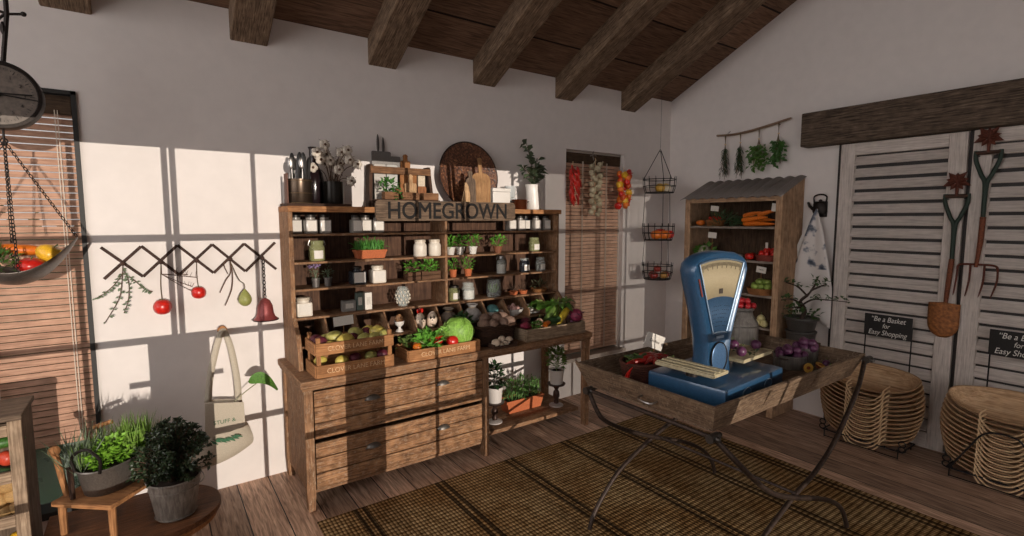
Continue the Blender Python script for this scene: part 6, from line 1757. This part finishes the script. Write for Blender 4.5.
for s in (-1, 1): m.tube([(hx+s*.165*math.sin(.285)/math.sin(.285)*math.sin(.285)*1.0, -.058, zf+.17), (hx+s*.53*math.sin(.29), -.058, zf+.53*math.cos(.29))], .0035, 6)
m.tube([(hx+.53*math.sin(a), -.058, zf+.53*math.cos(a)) for a in [-.29+.58*i/18 for i in range(19)]], .0035, 6)
m.tube([(hx+.17*math.sin(a), -.058, zf+.17*math.cos(a)) for a in [-.29+.58*i/10 for i in range(11)]], .0035, 6)
m.build('dial_bezel', chrome_b, t, **HK)
m = MB(); m.box((hx-.138, -.0565, .555), (.008, .003, .09), (0, -.28, 0)); m.build('pointer', plain('pointer_red', '#7a3028', .5), t, **HK)
m = MB(); m.blob((hx, -.0585, .20), (.052, .006, .075), n=24, m=10); m.build('oval_plate', plain('oval_blue', '#4b6c90', .3, .3, var=.15), t, smooth=80, **HK)
m = MB(); m.tube([(hx+.055*math.cos(a), -.061, .20+.078*math.sin(a)) for a in [i*2*PI/28 for i in range(28)]], .003, 6, closed=True); m.build('oval_rim', iron(), t, **HK)
m = MB(); m.box((hx, -.0615, .305), (.05, .003, .012)); m.build('name_badge', chrome_b, t, **HK)
cream_p = plain('plate_cream', '#b5a988', .5, var=.15, scale=12)
m = MB(); m.bx(-.285, -.145, -.135, .185, .145, .163, bev=.005)
for k in range(3): m.bx(-.275+.045*k, -.255+.045*k, -.13, .18, .1625, .168)
m.build('weighing_plate', cream_p, t)
m = MB(); m.cyl((-.21, .02, .11), (-.21, .02, .146), .03, .03, 14); m.build('plate_stem', iron(), t)
m = MB(); m.bx(.075, .40, -.10, .145, .145, .160, bev=.005); m.tube([(.075, -.10, .162), (.40, -.10, .162), (.40, .145, .162), (.075, .145, .162)], .004, 6, closed=True); m.build('weighing_plate', cream_p, t)
m = MB(); m.cyl((.17, .03, .11), (.17, .03, .146), .03, .03, 14); m.build('plate_stem', iron(), t)
m = MB(); m.tube(spline([(.03, .15, .12), (.035, .16, .23), (.06, .16, .255), (.20, .16, .255), (.235, .16, .23), (.235, .15, .17)], 5), .0035, 6); m.build('wire_loop', steel(), t)
# plums on the right hand plate
zp = .8705+.168
gp_ = 'plums on the weighing plate'
for k, (x, y, lb) in enumerate([(2.495, 1.44, 'purple plum at the near corner of the weighing plate'), (2.60, 1.545, 'purple plum at the back of the weighing plate'), (2.70, 1.475, 'purple plum at the far side of the weighing plate'), (2.49, 1.53, 'dark plum tucked by the scale column')]):
    o = fruit('plum', lb, 'plum', (x, y, zp+.026), (.028, .026, .027), plum_m(), (0, .3, k), gp_, stem=.012, n=16)
m = MB(); rr = random.Random(4)
for k in range(14): m.leaf((rr.uniform(-.1, .09), rr.uniform(-.06, .06), rr.uniform(.004, .02)), (rr.uniform(-1, 1), rr.uniform(-1, 1), .2), .04, .02)
tag(m.build('plum_leaves', leaf_d(), None, (2.60, 1.46, zp-.001), smooth=0), 'dark green leaves scattered among the plums on the plate', 'leaves')
# milk churn
t = thing('milk_churn', 'grey metal milk churn topped with red radishes at the tray back', 'churn', (3.259, 1.881, ZT2))
m = MB(); m.lathe([(0, 0), (.097, 0), (.10, .01), (.10, .20), (.096, .215), (.065, .265), (.06, .29), (.07, .30), (.07, .315), (.058, .318), (.054, .28), (0, .27)], n=32); m.build('can', wood('churn_metal', '#5c564f', '#76706a', '#8b847c', 'z', rough=.4, grain=14), t)
m = MB()
for z in (.03, .195): m.tube([(.102*math.cos(a*2*PI/30), .102*math.sin(a*2*PI/30), z) for a in range(30)], .004, 6, closed=True)
m.build('bands', steel(), t)
m = MB()
for s in (-1, 1): m.tube(spline([(s*.062, 0, .29), (s*.10, 0, .29), (s*.105, 0, .24), (s*.088, 0, .225)], 4), .005, 6)
m.build('handle', steel(), t)
rad = plain('radish_red', '#b5252b', .3, var=.25)
for k in range(11):
    a = k*2.4; q = .02*math.sqrt(k)
    fruit('radish', 'round red radish heaped on the milk churn mouth', 'radish', (3.259+q*math.cos(a), 1.881+q*math.sin(a), ZT2+.33+.03*(k < 4)), (.02, .02, .021), rad, group='radishes on the milk churn', taper=.1)
# pots of plums
def tin_pot(label, loc, r, h, handles, mt):
    t = thing('metal_pot', label, 'pot', loc)
    m = MB(); m.lathe([(0, 0), (r*.93, 0), (r, .01), (r, h-.004), (r*1.05, h), (r*1.02, h+.004), (r*.95, h-.004), (r*.93, h*.55), (0, h*.55)], n=30); m.build('pan', mt, t)
    if handles:
        for s in (-1, 1):
            m = MB(); m.tube(spline([(s*r*.98, -.03, h*.8), (s*r*1.3, -.025, h*.9), (s*r*1.3, .025, h*.9), (s*r*.98, .03, h*.8)], 4), .004, 6); m.build('handle', steel(), t)
    return t
potm = wood('pot_metal', '#57524e', '#6f6963', '#857e77', 'z', rough=.4, grain=14)
tin_pot('wide grey metal pot with loop handles full of plums', (3.187, 1.521, ZT2), .092, .08, True, potm)
for k in range(12):
    a = k*2.4; q = .024*math.sqrt(k)*.98
    fruit('plum', 'purple plum heaped in the wide loop handled pot', 'plum', (3.187+q*math.cos(a), 1.521+q*math.sin(a), ZT2+.082+.026*(k < 5)), (.028, .025, .025), plum_m(), (0, .3, k), 'plums in the wide pot', n=16)
tin_pot('tall narrow grey metal pot of plums near the tray end', (3.345, 1.501, ZT2), .068, .105, False, potm)
for k in range(9):
    a = k*2.4; q = .022*math.sqrt(k)
    fruit('plum', 'purple plum heaped in the tall narrow pot', 'plum', (3.345+q*math.cos(a), 1.501+q*math.sin(a), ZT2+.11+.026*(k < 4)), (.028, .025, .025), plum_m(), (0, .3, k), 'plums in the tall pot', n=16)
def half_plum(label, loc, rot):
    t = thing('plum_half', label, 'plum', loc); t.rotation_euler = rot
    m = MB(); m.lathe([(0, -.028), (.016, -.024), (.027, -.01), (.029, 0)], n=20); m.build('skin', plain('plum_gold_skin', '#8a4a3a', .4), t, smooth=80)
    m = MB(); m.lathe([(0, .001), (.029, 0)], n=20); m.build('flesh', plain('plum_flesh', '#d9a94a', .5, var=.12), t)
    m = MB(); m.blob((0, 0, .001), (.012, .010, .005), n=12, m=7); m.build('stone', plain('plum_stone', '#8a4322', .7), t)
half_plum('cut golden plum half standing against the wide pot', (3.146, 1.393, ZT2+.030), (PI/2-.1, 0, -.6))
half_plum('cut golden plum half lying face up before the tall pot', (3.290, 1.388, ZT2+.0255), (.45, 0, 0))
fruit('plum', 'loose purple plum lying before the tall pot', 'plum', (3.355, 1.383, ZT2+.024), (.032, .024, .024), plum_m(), (0, .2, .3), stem=.01)
m = MB(); rr = random.Random(6)
for k in range(8): m.leaf((rr.uniform(-.02, .06), rr.uniform(-.03, .03), .004), (rr.uniform(-1, 1), rr.uniform(-1, .3), .15), .045, .026)
tag(m.build('plum_leaves', leaf_m(), None, (3.351, 1.336, ZT2), smooth=0), 'small green leaves by the loose plum in the tray', 'leaves')
m = MB()
for k in range(6): m.leaf((rr.uniform(-.03, .03), rr.uniform(-.02, .02), .004), (rr.uniform(-1, 1), rr.uniform(-1, .3), .15), .045, .024)
tag(m.build('plum_leaves', leaf_m(), None, (3.35, 1.43, ZT2+.012), smooth=0), 'small green leaves at the end board of the tray', 'leaves')
# bonsai in a dark pot, on a bracket shelf
t = thing('bracket_shelf', 'small iron bracket shelf under the twisted tree on the cabinet side', 'shelf', (4.52, 2.10, .68))
m = MB(); m.bx(-.13, .13, -.13, .132, 0, .0195, bev=.003); m.build('board', grey_x(), t)
for x in (-.08, .08):
    m = MB(); m.tube(spline([(x, .125, -.18), (x, .06, -.10), (x, -.10, -.005)], 5), .007, 6); m.build('bracket', iron(), t)
t = thing('bonsai_tree', 'small twisted leafy tree in a dark stacked pot before the tea towel', 'bonsai', (4.52, 2.08, .70), -1.0)
t.scale = (1.42,)*3
m = MB(); m.lathe([(0, 0), (.075, 0), (.08, .06), (.086, .066), (.086, .075), (.07, .078), (.085, .14), (.095, .146), (.095, .157), (.085, .157), (.08, .145), (0, .145)], n=28); m.build('pot', plain('pot_black', '#4a4744', .4, .4), t)
m = MB()
m.tube(spline([(0, 0, .14), (.015, 0, .20), (-.01, 0, .25), (.03, -.01, .30), (.06, -.02, .36)], 5), [.013]*5+[.011]*5+[.009]*5+[.006]*6, 8)
BR = [[(0, 0, .23), (.05, -.03, .27), (.12, -.06, .275), (.21, -.10, .275)], [(.02, 0, .29), (-.03, 0, .34), (-.09, .02, .36)], [(-.005, 0, .24), (-.06, .01, .26), (-.11, .02, .25)], [(.04, -.01, .32), (.08, -.04, .35), (.11, -.07, .37)], [(0, 0, .21), (-.04, -.04, .22), (-.09, -.06, .21)]]
for b_ in BR: m.tube(spline(b_, 5), [.006]*6+[.004]*5+[.0025]*(len(spline(b_, 5))-11), 6)
m.build('trunk', plain('bark', '#3c2e26', .9, var=.3), t)
m = MB(); rr = random.Random(9)
for b_ in BR+[[(.03, 0, .30), (.05, -.01, .34), (.06, -.02, .38)]]:
    P = spline(b_, 5)
    for p in P[4:]:
        for s in range(2): m.leaf(p+Vector((rr.uniform(-.015, .015), rr.uniform(-.015, .015), rr.uniform(0, .02))), (rr.uniform(-1, 1), rr.uniform(-1, 1), rr.uniform(-.2, 1)), .034, .02)
m.foliage(60, (0, 0, .175), (.10, .09, .035), .035, .02, 3, inner=.2)
m.build('leaves', plain('bonsai_leaf', '#3d5828', .5, var=.45), t, smooth=0)

# ------------------------------------------------------------------ stacked shopping baskets and their racks
chip = wood('chip_wood', '#9c7857', '#c4a17c', '#dcbf9c', 'x', rough=.8, grain=18, var=.3)
chip_in = wood('chip_inside', '#86664a', '#aa8865', '#c4a37f', 'x', rough=.8, grain=18, var=.3)
blk = plain('rack_black', '#1c1a1a', .5, .5)
def chalk_text(t, yo, w):
    ck = plain('chalk', '#d9d5cd', .9, var=.1)
    for s, z, sz, dx in (('\u201cBe a Basket', .052, .056, 0), ('for', 0.0, .05, -.01), ('Easy Shopping', -.055, .056, 0)):
        text(s, sz, ck, 'lettering', t, (dx, -.0072, z), ext=.0004, shear=.25, sx=.80)
def basket_stack(yc, n, names, where, board_y, hoop):
    XF = 4.41
    t = thing('basket_rack', f'black wire basket rack with a chalkboard {where}', 'rack', (XF, yc, 0), -PI/2)
    m = MB()
    for y in (.0, .25): m.tube([(-.27, y, .05), (.27, y, .05)], .006, 7)
    for x in (-.27, .27): m.tube([(x, 0, .05), (x, .25, .05)], .006, 7)
    for x in (-.25, .25):
        m.tube([(x, -.02, .0), (x, -.02, .055)], .005, 6); m.tube([(x, .25, 0), (x, .25, .05)], .005, 6)
    for k in range(7): m.blob((-.24+.08*k, -.002, .055), .010, n=8, m=6)
    m.tube([(-.25, -.02, .006), (.25, -.02, .006)], .004, 6)
    m.build('base_frame', blk, t)
    m = MB()
    for x in (-.27, .27):
        m = MB()
        for q in (0, 1): m.tube([(x+.022*math.cos(a), -.01, .075+.04*q+.02*math.sin(a)) for a in [i*2*PI/14 for i in range(14)]], .005, 6, closed=True)
        m.build('scroll', blk, t)
    if hoop:
        m = MB(); m.tube(spline([(-.25, -.03, .06), (-.15, -.07, .25), (-.07, -.09, .38), (.05, -.09, .40), (.12, -.08, .34), (.22, -.03, .06)], 6), .006, 7); m.build('front_hoop', blk, t)
    m = MB()
    for x in (-.15, .155): m.tube([(x+board_y, .262, .05), (x+board_y, .262, .93)], .005, 6)
    m.build('board_posts', blk, t)
    bdm = MB(); bdm.box((0, 0, 0), (.315, .012, .175), bev=.002); bd = bdm.build('chalkboard', plain('chalkboard', '#242120', .85, var=.3), t, (board_y, .252, .92))
    chalk_text(bd, 0, .3)
    for k in range(n):
        f = k/(n-1)
        wx = .35*(.80+.20*math.sin(PI*(.12+.7*f)))
        dy = .14; z = .115+.0335*k
        b_ = thing('woven_basket', names(k), 'basket', (XF+.135+.012*f, yc, z), -PI/2, f'nested baskets {where}')
        tilt = math.radians(34)
        m = MB(); NA = 44
        prof = ((.60, -.075), (.78, -.062), (.92, -.028), (1.0, .012))
        R_ = Matrix.Rotation(tilt, 3, 'X')
        def ring_(s, zz, d=0):
            return [m.bm.verts.new(R_ @ Vector(((wx-(1-s)*.29-d)*math.cos(a), (dy-(1-s)*.29-d)*math.sin(a), zz+(.035*abs(math.cos(a))**3 if s > .9 else 0)))) for a in [2*PI*i/NA for i in range(NA)]]
        ro = [ring_(s, zz) for s, zz in prof]; ri = [ring_(s, zz+.004, .005) for s, zz in prof]
        for a, c in zip(ro, ro[1:]): m.skin(a, c)
        for a, c in zip(ri, ri[1:]): m.skin(a, c)
        m.skin(ro[-1], ri[-1]); m.bm.faces.new(ro[0]); m.bm.faces.new(ri[0])
        m.build('shell', chip, b_, smooth=50)
        m = MB(); m.tube([R_ @ Vector((wx*1.0*math.cos(a), dy*1.0*math.sin(a), .014+.035*abs(math.cos(a))**3)) for a in [2*PI*i/NA for i in range(NA)]], .0045, 6, closed=True)
        m.build('rim', chip_in, b_)
        # rope handle drooping over the front
        m = MB(); h0 = R_ @ Vector((-.135, -dy*.93, .012)); h1 = R_ @ Vector((.125, -dy*.94, .012))
        P = [h0+Vector((.035, .01, .05)), h0+Vector((.012, -.012, .022)), h0+Vector((.016, -.018, -.015)), h0.lerp(h1, .3)+Vector((0, -.03, -.075)), h0.lerp(h1, .7)+Vector((0, -.03, -.075)), h1+Vector((-.012, -.018, -.015)), h1+Vector((.0, -.012, .022)), h1+Vector((.03, .01, .06))]
        m.tube(spline(P, 5), .0055, 7); m.build('rope_handle', rope_m(), b_)
    # the topmost basket's tall back seen from inside
    return t
ORD = ['lowest', 'second lowest', 'third lowest', 'fourth lowest', 'fifth lowest', 'sixth from the floor', 'seventh from the floor', 'eighth from the floor', 'fifth from the top', 'fourth from the top', 'third from the top', 'second from the top', 'topmost']
basket_stack(1.545, 13, lambda k: f'{ORD[k]} tan woven basket of the stack between table and spade', 'under the rusty spade', .045, False)
basket_stack(.75, 13, lambda k: f'{ORD[k]} tan woven basket of the stack under the fork', 'at the picture edge', .0, True)

# ------------------------------------------------------------------ garden tools on the shutters
rust = plain('rust', '#74412a', .75, .3, var=.4, scale=18)
rust2 = plain('rust_red', '#5a2c1d', .75, .2, var=.4, scale=18)
gpaint = plain('green_paint', '#11281a', .6, var=.25)
def tool_top(t, z1, zg):
    """leaf finial at z1, D grip just below, green shaft down to zg (local heights)."""
    m = MB()
    for k in range(7):
        a = math.radians(-20+220*k/6)
        L = .085 if k % 2 == 0 else .065
        m.leaf((0, -.012, z1), (math.cos(a), -.15, math.sin(a)), L, .042, up=Vector((0, -1, .2)), fold=.3, droop=.1)
    for a in (-.9, PI+.9): m.leaf((0, -.012, z1-.01), (math.cos(a), -.15, math.sin(a)), .06, .035, up=Vector((0, -1, .2)))
    o = m.build('leaf_finial', rust2, t, smooth=0); o.modifiers.new('Solidify', 'SOLIDIFY').thickness = .003
    m = MB(); m.tube([(0, -.008, z1), (0, -.008, z1-.10)], [.012, .009], 8); m.build('finial_stem', rust2, t)
    zt = z1-.10
    m = MB(); m.tube([(-.065, 0, zt), (.065, 0, zt)], .014, 10); m.build('grip_bar', dark_x(), t)
    m = MB()
    for s in (-1, 1): m.tube(spline([(s*.064, 0, zt+.015), (s*.062, 0, zt-.05), (s*.028, 0, zt-.15), (s*.004, 0, zt-.22), (0, 0, zg)], 6), [.013]*13+[.0135]*12, 9)
    m.build('d_handle', gpaint, t, smooth=60)
t = thing('garden_spade', 'rusty garden spade with green handle and leaf finial on the shutter', 'spade', (W-.08, 1.155, 0), -PI/2)
tool_top(t, 2.02, 1.46)
m = MB(); m.tube([(0, 0, 1.47), (-.008, 0, 1.30), (-.018, 0, 1.10)], [.0165, .016, .012], 10); m.build('socket', rust, t, smooth=60)
m = MB(); rows = []
for i in range(13):
    f = i/12; w = .093*math.sqrt(max(.0, 1-max(0, (f-.55)/.47)**2.4)); z = 1.155-.26*f
    rows.append([m.bm.verts.new((-.02+w*s, -.018*(1-s*s)-.006, z-(.012*abs(s) if i == 0 else 0))) for s in [-1+2*j/10 for j in range(11)]])
for a, c in zip(rows, rows[1:]):
    for j in range(10): m.bm.faces.new((a[j], a[j+1], c[j+1], c[j]))
o = m.build('blade', plain('rust_blade', '#8f5a30', .6, .35, var=.45, scale=10), t, smooth=60); o.modifiers.new('Solidify', 'SOLIDIFY').thickness = .004
m = MB()
for x in (-.05, .05): m.tube([(x, .04, 1.90), (x, -.03, 1.90)], .004, 6)
m.build('hanging_pegs', iron(), t)
t = thing('garden_fork', 'rusty garden fork with green handle and leaf finial on the shutters', 'fork', (W-.08, 1.005, 0), -PI/2)
tool_top(t, 2.31, 1.76)
m = MB(); m.tube([(0, 0, 1.77), (-.002, 0, 1.6), (-.015, 0, 1.42)], [.0165, .016, .010], 10); m.build('socket', rust, t, smooth=60)
m = MB(); m.tube(spline([(-.115, 0, 1.40), (-.10, 0, 1.435), (0, 0, 1.44), (.085, 0, 1.435), (.10, 0, 1.40)], 5), .0075, 7); m.build('head', rust2, t)
for x0, x1 in ((-.115, -.125), (-.045, -.06), (.03, .012), (.10, .075)):
    m = MB(); m.tube(spline([(x0, 0, 1.435 if abs(x0) < .1 else 1.40), (x0, -.008, 1.32), (x1, -.012, 1.21)], 5), [.0065]*6+[.006, .0055, .005, .004, .002], 7); m.build('tine', rust2, t)
m = MB()
for x in (-.05, .05): m.tube([(x, .04, 2.19), (x, -.03, 2.19)], .004, 6)
m.build('hanging_pegs', iron(), t)
